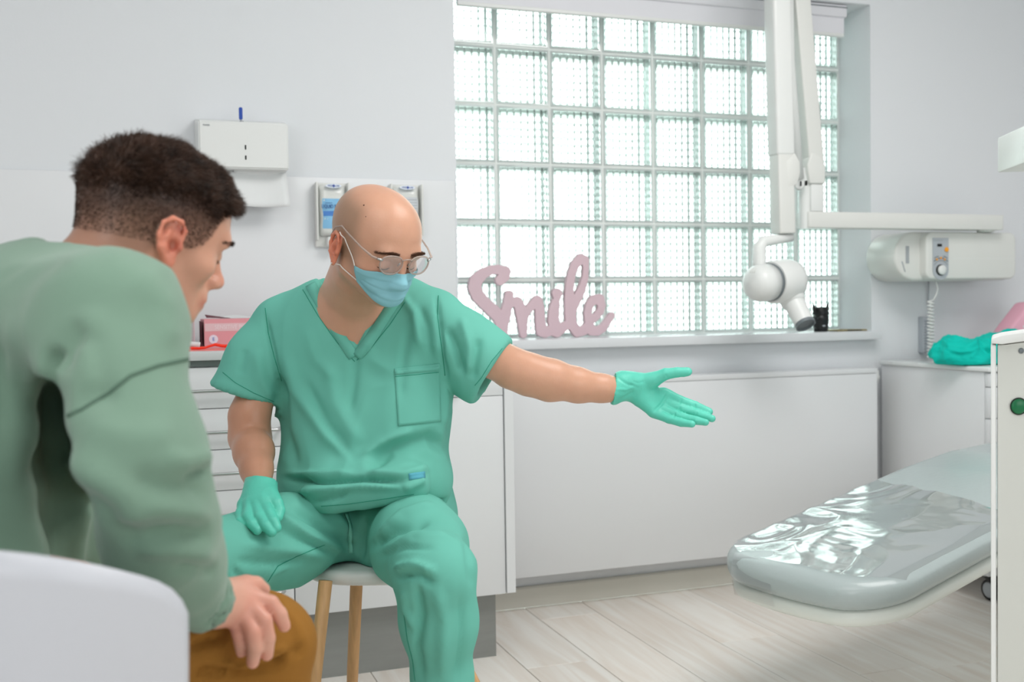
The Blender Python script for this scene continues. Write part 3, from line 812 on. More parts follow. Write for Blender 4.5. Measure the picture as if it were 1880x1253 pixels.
# dark arcs and dial
def arc(cx_, cz_, R0, R1, a0, a1, y):
    V = []; F = []; n = 16
    for k in range(n + 1):
        a = math.radians(a0 + (a1 - a0) * k / n)
        for R_ in (R0, R1): V.append((cx_ + R_ * math.cos(a), y, cz_ + R_ * math.sin(a)))
    for k in range(n): F.append([2 * k, 2 * k + 2, 2 * k + 3, 2 * k + 1])
    V2 = [(p[0], p[1] + .001, p[2]) for p in V]; m_ = len(V)
    return np.array(V + V2), F + [[q + m_ for q in f][::-1] for f in F]
dz = zpx(496)
obj('dial_scale', join(arc(xm, dz, .041, .0425 + .002, 45, 135, 3.1112), arc(xm, dz, .033, .0345, 30, 150, 3.1112), arc(xm, dz, .049, .052, 55, 78, 3.1112), arc(xm, dz, .049, .052, 102, 125, 3.1112)), M['rim'], t)
obj('dial_ring', lathe([(.0195, 0), (.0195, .003), (.0185, .004)], 28, axis_frame((xm - .002, 3.112, dz), (0, -1, 0))), M['dark'], t, True)
obj('dial', lathe([(.0172, 0), (.0170, .008), (.0155, .010), (.001, .0105)], 28, axis_frame((xm, 3.1105, dz), (0, -1, 0))), M['plastic'], t, True)
obj('display_text', join(*[box(x0 + .006 + .008 * i, x0 + .010 + .008 * i, 3.1115, 3.1125, zpx(443), zpx(440.5), 0) for i in range(5)]), M['greyink'], t)
# side rating labels
obj('side_label', join(box(P3(1663, 455, 3.149)[0], P3(1669, 455, 3.149)[0], 3.1485, 3.1505, P3(1664, 484, 3.149)[2], P3(1664, 452, 3.149)[2], 0)), M['greyink'], t)
obj('side_label', xf(box(-.002, .002, -.0005, .0015, -.02, .02, 0), (np.array([[math.cos(.35), 0, -math.sin(.35)], [0, 1, 0], [math.sin(.35), 0, math.cos(.35)]]), P3(1659, 490, 3.149))), M['greyink'], t)
# bracket bar
bz0, bz1 = 1.249, 1.303
xbL = P3(1483, 405, 3.075)[0]; xbR = P3(1843, 410, 3.075)[0]
o = obj('bracket_bar', prism(rrect(xbL, xbR, 3.07, 3.145, .012, 4), bz0, bz1, .003, 'xy'), M['plastic_warm'], t); sharp(o)
obj('pivot', cyl((xbR - .05, 3.11, 1.243), (xbR - .05, 3.11, bz0 + .01), .03, n=24), M['plastic_warm'], t, True)
# swivel post and elbow at the bar's free end
pc = P3(1478, 405, 3.10)
o = obj('swivel_post', join(cyl((pc[0], 3.10, bz0 - .002), (pc[0], 3.10, 1.45), .021, n=28), box(pc[0] + .004, pc[0] + .056, 3.07, 3.13, bz1, 1.395, .004)), M['plastic'], t); sharp(o)
ez = 1.40
o = obj('elbow_housing', prism([(pc[0] - .004, ez - .005), (pc[0] + .058, ez - .005), (pc[0] + .060, ez + .055), (pc[0] + .046, ez + .085), (pc[0] + .004, ez + .10), (pc[0] - .012, ez + .06)], 3.065, 3.135, .006, seg=3), M['plastic_warm'], t); sharp(o)
jc = P3(1473, 338, 3.06)
o = obj('elbow_cap', join(lathe([(.020, 0), (.020, .016), (.016, .022), (.001, .023)], 24, axis_frame((jc[0], 3.082, jc[2]), (-.5, -1, 0)))), M['plastic'], t, True); sharp(o, 40)
obj('elbow_slot', join(box(jc[0] - .0120, jc[0] - .0095, 3.05, 3.056, jc[2] - .008, jc[2] + .008, 0), box(jc[0] + .007, jc[0] + .0095, 3.045, 3.056, jc[2] - .006, jc[2] + .010, 0)), M['dark'], t)
ztop = 2.25
def quad_arm(c0, c1, wx, wy, bev=.006):
    c0 = np.array(c0, float); c1 = np.array(c1, float); L = np.linalg.norm(c1 - c0)
    zd = (c1 - c0) / L; x = np.array([1, 0, 0.]); x -= zd * (zd @ x); x /= np.linalg.norm(x); y = np.cross(zd, x)
    return xf(box(-wx / 2, wx / 2, -wy / 2, wy / 2, 0, L, bev, 3), (np.array([x, y, zd]).T, c0))
lo = P3(1489, 305, 3.10); hi = P3(1464, 0, 3.10); hi = lo + (hi - lo) * 1.42
o = obj('upper_arm', quad_arm(lo + [.004, 0, 0], hi + [.002, 0, 0], .060, .062), M['plastic_warm'], t); sharp(o)
lo2 = P3(1462, 330, 3.08); 
o = obj('arm_cover', tube([lo2 + [.0, -.01, 0], lo2 + (hi - lo) * .5 + [0, -.01, 0], hi + [-.03, -.01, 0]], [.019, .021, .022], 18), M['plastic'], t, True)
# left arm hanging
la = P3(1438, 430, 3.02); lb = P3(1427, 0, 3.02); le = la + (lb - la) * 1.36
o = obj('lower_arm', quad_arm(la, la + (le - la) * .30, .060, .058), M['plastic_warm'], t); sharp(o)
o = obj('lower_arm_cover', quad_arm(la + (le - la) * .245, le, .068, .064, .010), M['plastic'], t); sharp(o)
o = obj('arm_knuckle', prism([(la[0] - .002, 1.37), (la[0] + .036, 1.38), (la[0] + .047, 1.42), (la[0] + .046, 1.455), (la[0] + .026, 1.485), (la[0] - .008, 1.455)], 2.99, 3.05, .005), M['plastic_warm'], t); sharp(o)
top = (le + hi) / 2
o = obj('top_joint', join(cyl((le[0], 2.98, le[2] - .01), (le[0], 3.15, le[2] - .01), .045, n=28), tube([le + [0, .03, 0], hi], [.04, .04], 20)), M['plastic_warm'], t, True); sharp(o, 40)
# yoke
yk = [P3(1452, 436, 3.02), P3(1425, 440, 3.01), P3(1401, 444, 3.0), P3(1394, 455, 3.0), P3(1394, 480, 3.0), P3(1394, 505, 3.0)]
o = obj('yoke', tube(yk, [.015, .016, .019, .022, .022, .022], 20, up=(0, 1, 0)), M['plastic'], t, True)
# head
hl = P3(1388, 521, 2.97); hr = P3(1471, 513, 3.03); ax = (hr - hl); L = np.linalg.norm(ax)
fr = axis_frame(hl, ax)
prof = [(.001, -.028), (.030, -.024), (.048, -.012), (.057, .004), (.060, .02), (.060, .058)]
o = obj('head_cap', lathe(prof, 40, fr), M['plastic'], t, True)
o = obj('head_ring', lathe([(.0592, .056), (.0612, .057), (.0612, .068), (.059, .069)], 40, fr), M['rim'], t, True)
prof = [(.058, .068), (.066, .069), (.070, .080), (.071, .110), (.070, .150), (.064, .175), (.050, .190), (.030, .197), (.001, .199)]
o = obj('head_body', lathe(prof, 40, fr), M['plastic'], t, True); sharp(o, 50)
for k in range(3):
    c = P3(1380 + 3.5 * k, 497, 2.93); o = obj('vent_slot', tube([c + [-.006, 0, -.008], c + [.004, 0, .008]], .0015, 8), M['plastic_warm'], t, True)
c0 = P3(1452, 545, 3.0); c1 = P3(1479, 597, 2.930)
fr = axis_frame(c0, c1 - c0); L = np.linalg.norm(c1 - c0)
o = obj('cone_base', lathe([(.042, -.01), (.041, .018), (.036, .032)], 32, fr), M['plastic'], t, True)
o = obj('cone', lathe([(.036, .02), (.034, .035), (.031, L - .006), (.029, L - .006), (.029, .04)], 32, fr), M['plastic'], t, True); sharp(o, 40)
o = obj('cone_ring', lathe([(.0305, L - .010), (.0325, L - .009), (.0325, L + .002), (.029, L + .003), (.0275, L - .004)], 32, fr), M['rim'], t, True); sharp(o, 40)
o = obj('cone_aperture', lathe([(.0288, L - .006), (.001, L - .0065)], 32, fr), M['black'], t, True)
# coiled cord, straight cable and handset cradle
cd = []
for k in range(0, 17 * 14 + 1):
    a = k / 14 * 2 * math.pi; z = P3(1717, 552, 3.14)[2] - (k / (17 * 14)) * (P3(1717, 552, 3.14)[2] - .786)
    cd.append((P3(1716, 600, 3.14)[0] + .0105 * math.cos(a), 3.16 + .0105 * math.sin(a), z))
c = P3(1716, 552, 3.14)
head = [P3(1718, 516, 3.16), P3(1722, 530, 3.16), P3(1719, 542, 3.16)]
o = obj('coiled_cord', join(tube(cd, .0030, 7), tube(head + [cd[0]], .0028, 8)), M['plastic'], t, True)
xq = P3(1705, 560, 3.30)[0]
obj('straight_cable', tube([(xq, 3.30, 1.075), (xq + .002, 3.305, 1.0), (xq + .012, 3.305, .95), (xq + .012, 3.305, .86)], .003, 8), M['panelgrey'], t, True)
xs = P3(1707, 620, 3.27)[0]
o = obj('handset_cradle', join(box(xs - .016, xs + .016, 3.285, YW, .80, .937, .003), *[box(xs - .014, xs + .014, 3.279, 3.287, .806 + .0105 * i, .811 + .0105 * i, .001) for i in range(12)]), M['panelgrey'], t)

# ------------------------------------------------------------------ mobile cabinet on casters
t = thing('mobile_cabinet', 'white mobile cabinet on black casters beside the radiator', 'cabinet', (2.86, 3.0, 0))
X = 2.617
o = obj('body', box(X, 3.10, 2.774, 3.28, .092, .762, .0015), M['lacquer'], t); sharp(o)
o = obj('top_plate', box(X - .008, 3.11, 2.745, 3.285, .763, .779, .004, 3), mat('glossy_white_top', (228, 231, 231), .12, .5), t); sharp(o)
for i, (z0, z1) in enumerate(((.715, .759), (.612, .712), (.506, .609), (.300, .503), (.094, .297))):
    d = obj('drawer', box(X + .001, 3.099, 2.754, 2.772, z0, z1, .0015), M['lacquer'], t); sharp(d)
    if i: bar_handle(d, X + .12, X + .36, (z0 + z1) / 2 + .02, M['metal'], 2.754)
for x, y in ((X + .055, 2.81), (X + .43, 2.81), (X + .055, 3.22), (X + .43, 3.22)):
    c = obj('caster', join(prism([(y + q[0], q[1]) for q in ((-.034, .052), (-.020, .068), (.010, .076), (.024, .088), (-.024, .088))], x - .022, x + .022, .003, 'yz'), cyl((x, y, .076), (x, y, .092), .014)), M['black'], t, True); sharp(c)
    fr = axis_frame((x - .014, y - .012, .0365), (1, 0, 0))
    w = obj('wheel', lathe([(.026, 0), (.034, .001), (.0365, .006), (.0365, .022), (.034, .027), (.026, .028)], 28, fr), M['black'], c, True); sharp(w, 40)
    obj('hub', lathe([(.001, -.0015), (.022, -.0015), (.026, 0), (.026, .028), (.022, .0295), (.001, .0295)], 24, fr), M['panelgrey'], c, True)
    obj('brake_lever', prism([(y - .052, .060), (y - .030, .056), (y - .026, .066), (y - .048, .073)], x - .010, x + .010, .002, 'yz'), M['black'], c)
# folded drape
g = SDF((2.50, 2.78, .775), (3.06, 3.10, .93), .004)
a = PY(1722, 655, 2.88)[0] + .045
ZT = .779
for c, r_ in (((a + .075, 2.92, ZT + .035), (.085, .09, .038)), ((a + .055, 2.9, ZT + .055), (.045, .06, .026)), ((a + .20, 2.93, ZT + .035), (.15, .10, .040)), ((a + .17, 2.9, ZT + .058), (.10, .06, .02)), ((a + .35, 2.95, ZT + .045), (.12, .1, .055)), ((a + .12, 2.86, ZT + .018), (.10, .035, .02)), ((a + .26, 2.85, ZT + .02), (.1, .04, .022))):
    g.ell(c, r_, k=.02)
g.planes([((0, 0, ZT + .0008), (0, 0, 1))], 0)
V, F = g.mesh(); N = vnormals(V, F)
for fr_, am in ((9, .014), (19, .009), (45, .003)):
    q = V * fr_ * [1, 1, 2.2] + vnoise(V * 12)[:, None] * .8
    d = 1 - np.abs(vnoise(q)) * 2
    V = V + N * (am * d * sstep(ZT + .001, ZT + .012, V[:, 2]))[:, None]
V[:, 2] = np.maximum(V[:, 2], ZT + .0006)
o = obj('teal_drape', (V, F), M['teal'], None, True); tag(o, 'crumpled bright teal drape lying on the white mobile cabinet', 'drape')
# pink dotted pouch behind it
a = PY(1838, 602, 3.1); 
t = thing('dotted_pouch', 'pink pouch with white dots standing behind the teal drape', 'pouch', (a[0] + .12, 3.1, ZT))
xa = a[0]
P = [(xa - .01, ZT + .001), (xa + .2, ZT + .001), (xa + .2, .99), (xa + .10, .985), (xa + .02, .905), (xa - .03, .85)]
V, F = prism(P, 3.06, 3.14, .012, seg=3)
o = obj('pouch', (V, F), mat('pink_fabric', (236, 178, 196), .8, .2), t, True)
dv = []
for i in range(9):
    for j in range(9):
        x = xa - .01 + .026 * i + (.013 if j % 2 else 0); z = ZT + .03 + .022 * j
        if x < xa + .005 + max(0, (z - .85)) * .9 or x > xa + .18 or z > .96: continue
        dv.append(lathe([(.0055, 0), (.0055, .0008), (.001, .001)], 12, axis_frame((x, 3.0600, z), (0, -1, 0))))
obj('dots', join(*dv), M['paper'], t)['kind'] = 'stuff'

# ------------------------------------------------------------------ treatment chair
t = thing('treatment_chair', 'grey vinyl dental treatment chair with its leg rest covered in clear film', 'dental chair', (2.35, 2.25, 0))
e1 = np.array([.9655, .2605, 0]); e2 = np.array([-.2605, .9655, 0]); O = np.array([1.352, 2.05, 0])
def chz(s):     # height of the seat surface along the chair
    return np.interp(s, [-.2, 0, .3, .55, .8, 1.0, 1.3, 1.6, 1.9], [.385, .403, .455, .497, .540, .565, .575, .60, .74])
def chmap(V): 
    return O + V[:, [0]] * e1 + V[:, [1]] * e2 + np.stack([0 * V[:, 0], 0 * V[:, 0], V[:, 2] + chz(V[:, 0])], 1)
def slab(s0, s1, hw, z0, z1, rc, re, nose=.05, h=.008):
    g = SDF((s0 - .03, -hw - .03, z0 - .02), (s1 + .03, hw + .03, z1 + .02), h)
    X_ = g.ax[0][:, None]; Y_ = g.ax[1][None, :]
    # plan: rounded rectangle whose end bulges a little
    Xn = X_ + nose * (Y_ / hw) ** 2 * -1
    qx = np.abs(X_ - nose * (Y_ / hw) ** 2 * (X_ < (s0 + s1) / 2) - (s0 + s1) / 2) - ((s1 - s0) / 2 - rc); qy = np.abs(Y_) - (hw - rc)
    d2 = np.sqrt(np.maximum(qx, 0) ** 2 + np.maximum(qy, 0) ** 2) + np.minimum(np.maximum(qx, qy), 0) - rc
    d2 = d2[:, :, None]; dz = np.abs(g.ax[2] - (z0 + z1) / 2)[None, None, :] - (z1 - z0) / 2
    a_, b_ = d2 + re, dz + re
    g.D = (np.sqrt(np.maximum(a_, 0) ** 2 + np.maximum(b_, 0) ** 2) + np.minimum(np.maximum(a_, b_), 0) - re).astype(np.float32)
    V, F = g.mesh(); return V, F
V, F = slab(0.0, 1.32, .252, -.075, 0.0, .13, .034, .035)
V[:, 2] += -.012 * (V[:, 1] / .26) ** 2 * sstep(-.03, 0, V[:, 2])
o = obj('cushion', (chmap(V), F), M['vinyl'], t, True)
V, F = slab(0.015, 1.30, .240, -.112, -.072, .12, .018, .035)
o = obj('base_shell', (chmap(V), F), M['shell'], t, True)
# film: wrinkled sheet over the foot end
n, m_ = 120, 110; U = np.linspace(.035, .60, n); T = np.linspace(-.245, .245, m_)
gu, gt = np.meshgrid(U, T, indexing='ij')
Pn = np.stack([gu.ravel(), gt.ravel(), 0 * gu.ravel()], 1)
endc = .020 * (Pn[:, 1] / .25) ** 2 + .125 * (1 - np.sqrt(np.clip(1 - (np.clip(np.abs(Pn[:, 1]) - .115, 0, .13) / .131) ** 2, 0, 1)))
Pn[:, 0] = np.where(Pn[:, 0] < .3, np.maximum(Pn[:, 0], .0) + endc * (1 - Pn[:, 0] / .3), Pn[:, 0])
Pn[:, 0] += np.where(gu.ravel() > .5, .05 * (gt.ravel() / .26) * (gu.ravel() - .5) / .1, 0)
q = Pn * [5, 8, 1]; q[:, 0] += vnoise(Pn * 6 + 3) * 1.6; q[:, 1] += vnoise(Pn * 5 + 9) * 1.2
w1 = 1 - np.abs(vnoise(q)) * 2.2; w2 = vnoise(Pn * [16, 34, 1] + vnoise(Pn * 9)[:, None]) ; w3 = 1 - np.abs(vnoise(Pn * [30, 12, 1] + 5)) * 2
edge = sstep(.245, .215, np.abs(Pn[:, 1]))
base = -.012 * (Pn[:, 1] / .26) ** 2 - .040 * (1 - np.sqrt(np.clip(1 - np.clip((np.abs(Pn[:, 1]) - .214) / .038, 0, 1) ** 2, 0, 1)))
Pn[:, 2] = base + .002 + (.0034 * w1 + .0003 * w2 + .0003 * w3 + .0008) * edge
Fq = [[i * m_ + j, (i + 1) * m_ + j, (i + 1) * m_ + j + 1, i * m_ + j + 1] for i in range(n - 1) for j in range(m_ - 1)]
o = obj('film_cover', (chmap(Pn), Fq), M['film'], t, True, label='wrinkled clear plastic film')
# folded film end tucked under the foot
tv = []
for i in range(7):
    for j in range(9):
        s_ = .034 - .030 * math.sin(min(i / 4, 1) * math.pi / 2); zz = -.004 - .085 * (i / 6) ** 1.2
        y_ = .10 + .015 - .09 * j / 8 - (.02 * i / 6)
        tv.append((s_ - .006 + .035 * (y_ / .262) ** 2, y_ * 1.4, zz + .002))
tf = [[i * 9 + j, i * 9 + j + 1, (i + 1) * 9 + j + 1, (i + 1) * 9 + j] for i in range(6) for j in range(8)]
o = obj('film_end', (chmap(np.array(tv)), tf), M['film'], t, True)
# seams of the cushion, back rest, column and foot (mostly hidden behind the unit)
def cushion_seam(s):
    P_ = []
    for y_ in np.linspace(-.262, .262, 25):
        zz = -.012 * (y_ / .26) ** 2 - .040 * (1 - math.sqrt(max(0, 1 - min(max((abs(y_) - .222) / .040, 0), 1) ** 2)))
        P_.append((s, y_, zz + .0002))
    return tube(chmap(np.array(P_)), .0012, 6)
fb = frame_m(O + 1.24 * e1 + [0, 0, .60], (e1[0] * .5, e1[1] * .5, .86), (-1, 0, .6))
o = obj('backrest', xf(box(-.02, .36, -.22, .22, -.09, 0, .04, 4), fb), M['vinyl'], t); sharp(o)
cc = np.array([2.60, 2.27, 0])
o = obj('column', join(box(cc[0] - .14, cc[0] + .14, cc[1] - .12, cc[1] + .12, .05, .46, .03, 3)), M['shell'], t); sharp(o)
o = obj('foot', join(box(cc[0] - .18, cc[0] + .25, cc[1] - .17, cc[1] + .17, 0, .06, .02, 3)), M['shell'], t); sharp(o)

# ------------------------------------------------------------------ dental unit at the right edge
t = thing('dental_unit', 'pale grey dental unit column with a green button at the right edge', 'dental unit', (1.6, 1.5, 0))
c0 = PD(1819, 640, 1.9)
ex = CR[:, 0] * [1, 1, 0]; ex /= np.linalg.norm(ex); ey = np.array([c0[0] + .006, c0[1] - .006, 0]); ey /= np.linalg.norm(ey)
fr = (np.array([ex, ey, [0, 0, 1]]).T, np.array([c0[0], c0[1], 0]))
ztp = c0[2] + .006
o = obj('side_panel', xf(box(0, .0095, 0, .18, .05, ztp, .003, 2), fr), M['plastic'], t); sharp(o)
o = obj('front_panel', xf(box(.012, .42, .004, .18, .05, ztp, .002), fr), M['cart'], t); sharp(o)
z = PD(1850, 628, 1.9)[2]
P = [(.0, ztp + .003), (.02, ztp + .001), (.2, ztp + .022), (.43, ztp + .035), (.43, ztp + .055), (.2, ztp + .044), (.06, ztp + .022), (.02, ztp + .017), (.002, ztp + .012)]
o = obj('top_ledge', xf(prism(P, -.008, .19, .003), fr), M['plastic'], t); sharp(o)
o = obj('wedge', xf(prism([(.012, ztp - .002), (.42, ztp - .002), (.42, ztp + .034), (.2, ztp + .021)], 0.004, .18, 0), fr), M['cart'], t)
bp = PD(1877, 748, 1.89); lb = (bp - fr[1]) @ fr[0]
o = obj('green_button', xf(lathe([(.0135, 0), (.0135, .004), (.011, .006), (.001, .0065)], 28, axis_frame((lb[0], .004, lb[2]), (0, -1, 0))), fr), M['greenbtn'], t, True)
obj('button_ring', xf(lathe([(.0155, 0), (.0155, .003), (.0135, .0035)], 28, axis_frame((lb[0], .004, lb[2]), (0, -1, 0))), fr), M['dark'], t, True)
bp = PD(1880, 645, 1.89); lb = (bp - fr[1]) @ fr[0]
obj('screw', xf(lathe([(.005, 0), (.005, .002), (.001, .0025)], 16, axis_frame((lb[0], .004, lb[2]), (0, -1, 0))), fr), M['rim'], t, True)
obj('foot', xf(box(.01, .42, .01, .17, 0, .05, .005), fr), M['alu'], t)
# overhead support arm
pc = PD(1831, 317, 1.88); d1 = CR @ np.array([math.sin(math.radians(6.4)), 0, -math.cos(math.radians(6.4))]); d1[2] = 0; d1 /= np.linalg.norm(d1)
xr_ = np.array([d1[1], -d1[0], 0])
fr2 = (np.array([xr_, d1, [0, 0, 1]]).T, pc)
o = obj('support_arm', xf(box(0, .24, -.42, 0, 0, .061, .003), fr2), M['plastic'], t); sharp(o)
o = obj('support_post', xf(box(.17, .23, -.22, -.16, -(pc[2] - ztp) + .04, .001, .004), fr2), M['plastic'], t)

# ------------------------------------------------------------------ people
M['skin'] = mat('skin', (214, 160, 132), 0.36, 0.4, attr='Col', sss=0.12, bump=(260, 0.0002), var=(35, 0.03))
M['scrub'] = mat('green_scrub_cotton', (107, 184, 167), 0.8, 0.2, bump=(1400, 0.00012), var=(6, 0.03))
M['scrub_seam'] = mat('green_scrub_stitching', (52, 150, 126), 0.8, 0.2)
M['glove'] = mat('green_glove_rubber', (92, 200, 178), 0.42, 0.45, bump=(240, 0.0004), var=(30, 0.04))
M['mask'] = mat('pale_blue_mask', (140, 196, 208), 0.75, 0.2, bump=(1500, 0.00012))
M['maskwhite'] = mat('white_elastic', (232, 226, 220), 0.7, 0.2)
M['sweat'] = mat('sage_green_sweatshirt', (118, 146, 128), 0.95, 0.1, bump=(700, 0.0003), var=(5, 0.04), sheen=0.25)
M['khaki'] = mat('ochre_trousers', (150, 104, 44), 0.85, 0.2, bump=(900, 0.0002), var=(8, 0.06))
M['hair'] = mat('dark_brown_hair', (66, 47, 37), 0.45, 0.4, var=(45, 0.6))
M['shoe'] = mat('white_leather_shoe', (225, 225, 225), 0.5, 0.4)
SK = np.array(lin((212, 158, 130)))

def axes_cam(yaw, pitch, roll=0):
    """columns: left side, forward, up of a head whose face turns by yaw from the camera towards picture right and pitches down"""
    y, p = math.radians(yaw), math.radians(pitch)
    f = np.array([math.sin(y) * math.cos(p), -math.sin(p), math.cos(y) * math.cos(p)])
    s = np.array([math.cos(y), 0, -math.sin(y)])
    u = np.cross(f, s)
    r = math.radians(roll)
    s, u = s * math.cos(r) + u * math.sin(r), u * math.cos(r) - s * math.sin(r)
    return (CR @ np.array([s, f, u]).T), None

def head_sdf(g, c, A, sc=1.0, jaw=1.0, ears=(1, -1), k0=.02, fh=0.0, cz=0.0):
    P = lambda x, y, z: c + A @ (np.array([x, y, z]) * sc)
    E = lambda p, r, k, op='add', ax=None: g.ell(P(*p), np.array(r) * sc, A if ax is None else A @ ax, k * sc, op)
    C = lambda a, b, ra, rb, k, op='add', flat=None: g.cone(P(*a), P(*b), ra * sc, rb * sc, k * sc, flat, op)
    E((0, -.018, .038), (.0765, .096, .080), k0)             # cranium
    E((0, .026 + fh, .036), (.062, .062, .064), .04)         # forehead
    E((0, .022, -.030 + cz * .5), (.060, .066, .080 - cz * .5), .03)             # face
    for s in (1, -1):
        C((s * .050, .006, -.058 + cz * .6), (s * .018, .066, -.096 + cz), .018 * jaw, .017, .030)   # jaw line
        E((s * .046, .052, -.020), (.020, .022, .016), .022)                        # cheekbone
    E((0, .072, -.098 + cz), (.020, .018, .016), .022)            # chin
    C((-.034, .079, .022), (.034, .079, .022), .0125, .0125, .018)   # brow
    for s in (1, -1): E((s * .032, .094, .002), (.019, .015, .012), .012, 'sub')     # sockets
    for s in (1, -1): E((s * .0315, .0755, .001), (.0135, .0125, .0125), .004)    # lids
    C((0, .086, .012), (0, .106, -.026), .0085, .0100, .014)         # nose bridge
    E((0, .108, -.030), (.0125, .0120, .0105), .008)
    for s in (1, -1): E((s * .0125, .098, -.034), (.0085, .0110, .0085), .006)
    for s in (1, -1): E((s * .0070, .102, -.0430), (.0040, .006, .004), .003, 'sub')
    E((0, .082, -.060), (.030, .018, .020), .014)            # mouth swell
    C((-.019, .088, -.0605), (.019, .088, -.0605), .0050, .0050, .006)
    C((-.016, .087, -.0705), (.016, .087, -.0705), .0060, .0060, .006)
    C((-.022, .0935, -.0655), (.022, .0935, -.0655), .0016, .0016, .002, 'sub')
    for s in ears:
        # ear: a tilted saucer with helix rim, bowl and lobe
        ca, sa = math.cos(.32), math.sin(.32)
        R = np.array([[ca * s, 0, sa], [-sa * s * 0 - sa * s, 0, 0], [0, 0, 0]])
        n = np.array([s * .95, -.24, .06]); n /= np.linalg.norm(n)          # outward
        up = np.array([0, -.16, .98]); up -= n * (up @ n); up /= np.linalg.norm(up); fw = np.cross(up, n) * (1 if s > 0 else 1)
        if fw[1] < 0: fw = -fw
        AX = np.array([fw, n, up]).T
        o = np.array([s * .080, -.006, -.008])
        L = lambda f_, n_, u_: o + fw * f_ + n * n_ + up * u_
        g.ell(P(*L(-.004, .001, .004)), np.array([.0165, .0055, .0290]) * sc, A @ AX, .006 * sc)
        rim = [(.010, .006, .004), (.0125, .008, .018), (.006, .0095, .0295), (-.006, .010, .0320), (-.0165, .010, .024), (-.0195, .0095, .008), (-.0155, .0085, -.008), (-.008, .007, -.018)]
        g.chain([P(*L(*q)) for q in rim], [.0028 * sc] * 3 + [.0034 * sc] * 4 + [.003 * sc], .0035 * sc)
        g.ell(P(*L(-.001, .003, -.024)), np.array([.0085, .0048, .0095]) * sc, A @ AX, .006 * sc)   # lobe
        ah = [(.004, .006, -.014), (-.009, .0075, -.006), (-.0105, .008, .006), (-.006, .0078, .016)]
        g.chain([P(*L(*q)) for q in ah], [.0026 * sc] * 4, .004 * sc)
        g.ell(P(*L(.001, .008, -.002)), np.array([.0070, .0085, .0095]) * sc, A @ AX, .003 * sc, 'sub')   # bowl
        g.ell(P(*L(.001, .010, .019)), np.array([.0075, .0050, .0055]) * sc, A @ AX, .003 * sc, 'sub')
        g.ell(P(*L(-.0135, .012, .012)), np.array([.0022, .0045, .014]) * sc, A @ AX, .002 * sc, 'sub')
        g.ell(P(*L(.0095, .005, -.004)), np.array([.0045, .0050, .0060]) * sc, A @ AX, .003 * sc)          # tragus
    return P
def to_local(V, c, A, sc=1.0): return (V - c) @ A / sc
def bvh_of(V, F):
    from mathutils.bvhtree import BVHTree
    return BVHTree.FromPolygons([tuple(v) for v in V.tolist()], [tuple(map(int, f)) for f in F])
CAMO = Vector((0, 0, H))
def cast(b, px, py, off=0.0015):
    d = Vector(ray(px, py)).normalized(); h = b.ray_cast(CAMO, d)
    if h[0] is None: return None
    n = h[1] if h[1].dot(d) < 0 else -h[1]
    return np.array(h[0] + n * off), np.array(n)
def laid_strip(b, pts, width, off=.001, th=.0008, step=4):
    """ribbon lying on a surface: pts in picture coordinates of the seam; returns a closed mesh"""
    P = []; Nn = []
    for (x0, y0), (x1, y1) in zip(pts[:-1], pts[1:]):
        n = max(1, int(math.hypot(x1 - x0, y1 - y0) / step))
        for i in range(n + (1 if (x1, y1) == tuple(pts[-1]) else 0)):
            q = cast(b, x0 + (x1 - x0) * i / n, y0 + (y1 - y0) * i / n, 0)
            if q is not None: P.append(q[0]); Nn.append(q[1])
    P = np.array(P); Nn = np.array(Nn)
    for _ in range(2):
        Nn[1:-1] = (Nn[:-2] + Nn[1:-1] + Nn[2:]) / 3
    V = []; F = []
    for i in range(len(P)):
        t_ = P[min(i + 1, len(P) - 1)] - P[max(i - 1, 0)]; t_ /= np.linalg.norm(t_) + 1e-9
        w = np.cross(t_, Nn[i]); w /= np.linalg.norm(w) + 1e-9
        for a_, h_ in ((-.5, 0), (-.5, th), (.5, th), (.5, 0)): V.append(P[i] + w * width * a_ + Nn[i] * (off + h_ - .0004))
    for i in range(len(P) - 1):
        for k in range(4):
            F.append([4 * i + k, 4 * i + (k + 1) % 4, 4 * i + 4 + (k + 1) % 4, 4 * i + 4 + k])
    F += [[3, 2, 1, 0], [4 * len(P) - 4, 4 * len(P) - 3, 4 * len(P) - 2, 4 * len(P) - 1]]
    return np.array(V), F
def laid_patch(b, quad, n, m, off=.0015, th=.001):
    """cloth patch lying on a surface; quad: four picture corners (tl, tr, br, bl)"""
    q = [np.array(p, float) for p in quad]; V = []; ok = True
    for i in range(n):
        for j in range(m):
            u, v = i / (n - 1), j / (m - 1)
            p = (q[0] * (1 - u) + q[1] * u) * (1 - v) + (q[3] * (1 - u) + q[2] * u) * v
            h = cast(b, p[0], p[1], off)
            V.append(h[0] if h is not None else V[-1])
    V = np.array(V)
    F = [[i * m + j, i * m + j + 1, (i + 1) * m + j + 1, (i + 1) * m + j] for i in range(n - 1) for j in range(m - 1)]
    N = vnormals(V, np.array(F)); 
    if (N.mean(0) @ (np.array([0, 0, H]) - V.mean(0))) < 0: N = -N; F = [f[::-1] for f in F]
    nb = len(V); V2 = V - N * (off + .002)
    F2 = [[k + nb for k in f][::-1] for f in F]
    bd = [(j, j + 1) for j in range(m - 1)] + [((n - 1) * m + j + 1, (n - 1) * m + j) for j in range(m - 1)] + [((i + 1) * m, i * m) for i in range(n - 1)] + [(i * m + m - 1, (i + 1) * m + m - 1) for i in range(n - 1)]
    return np.vstack([V, V2]), F + F2 + [[a_, a_ + nb, b_ + nb, b_] for a_, b_ in bd]
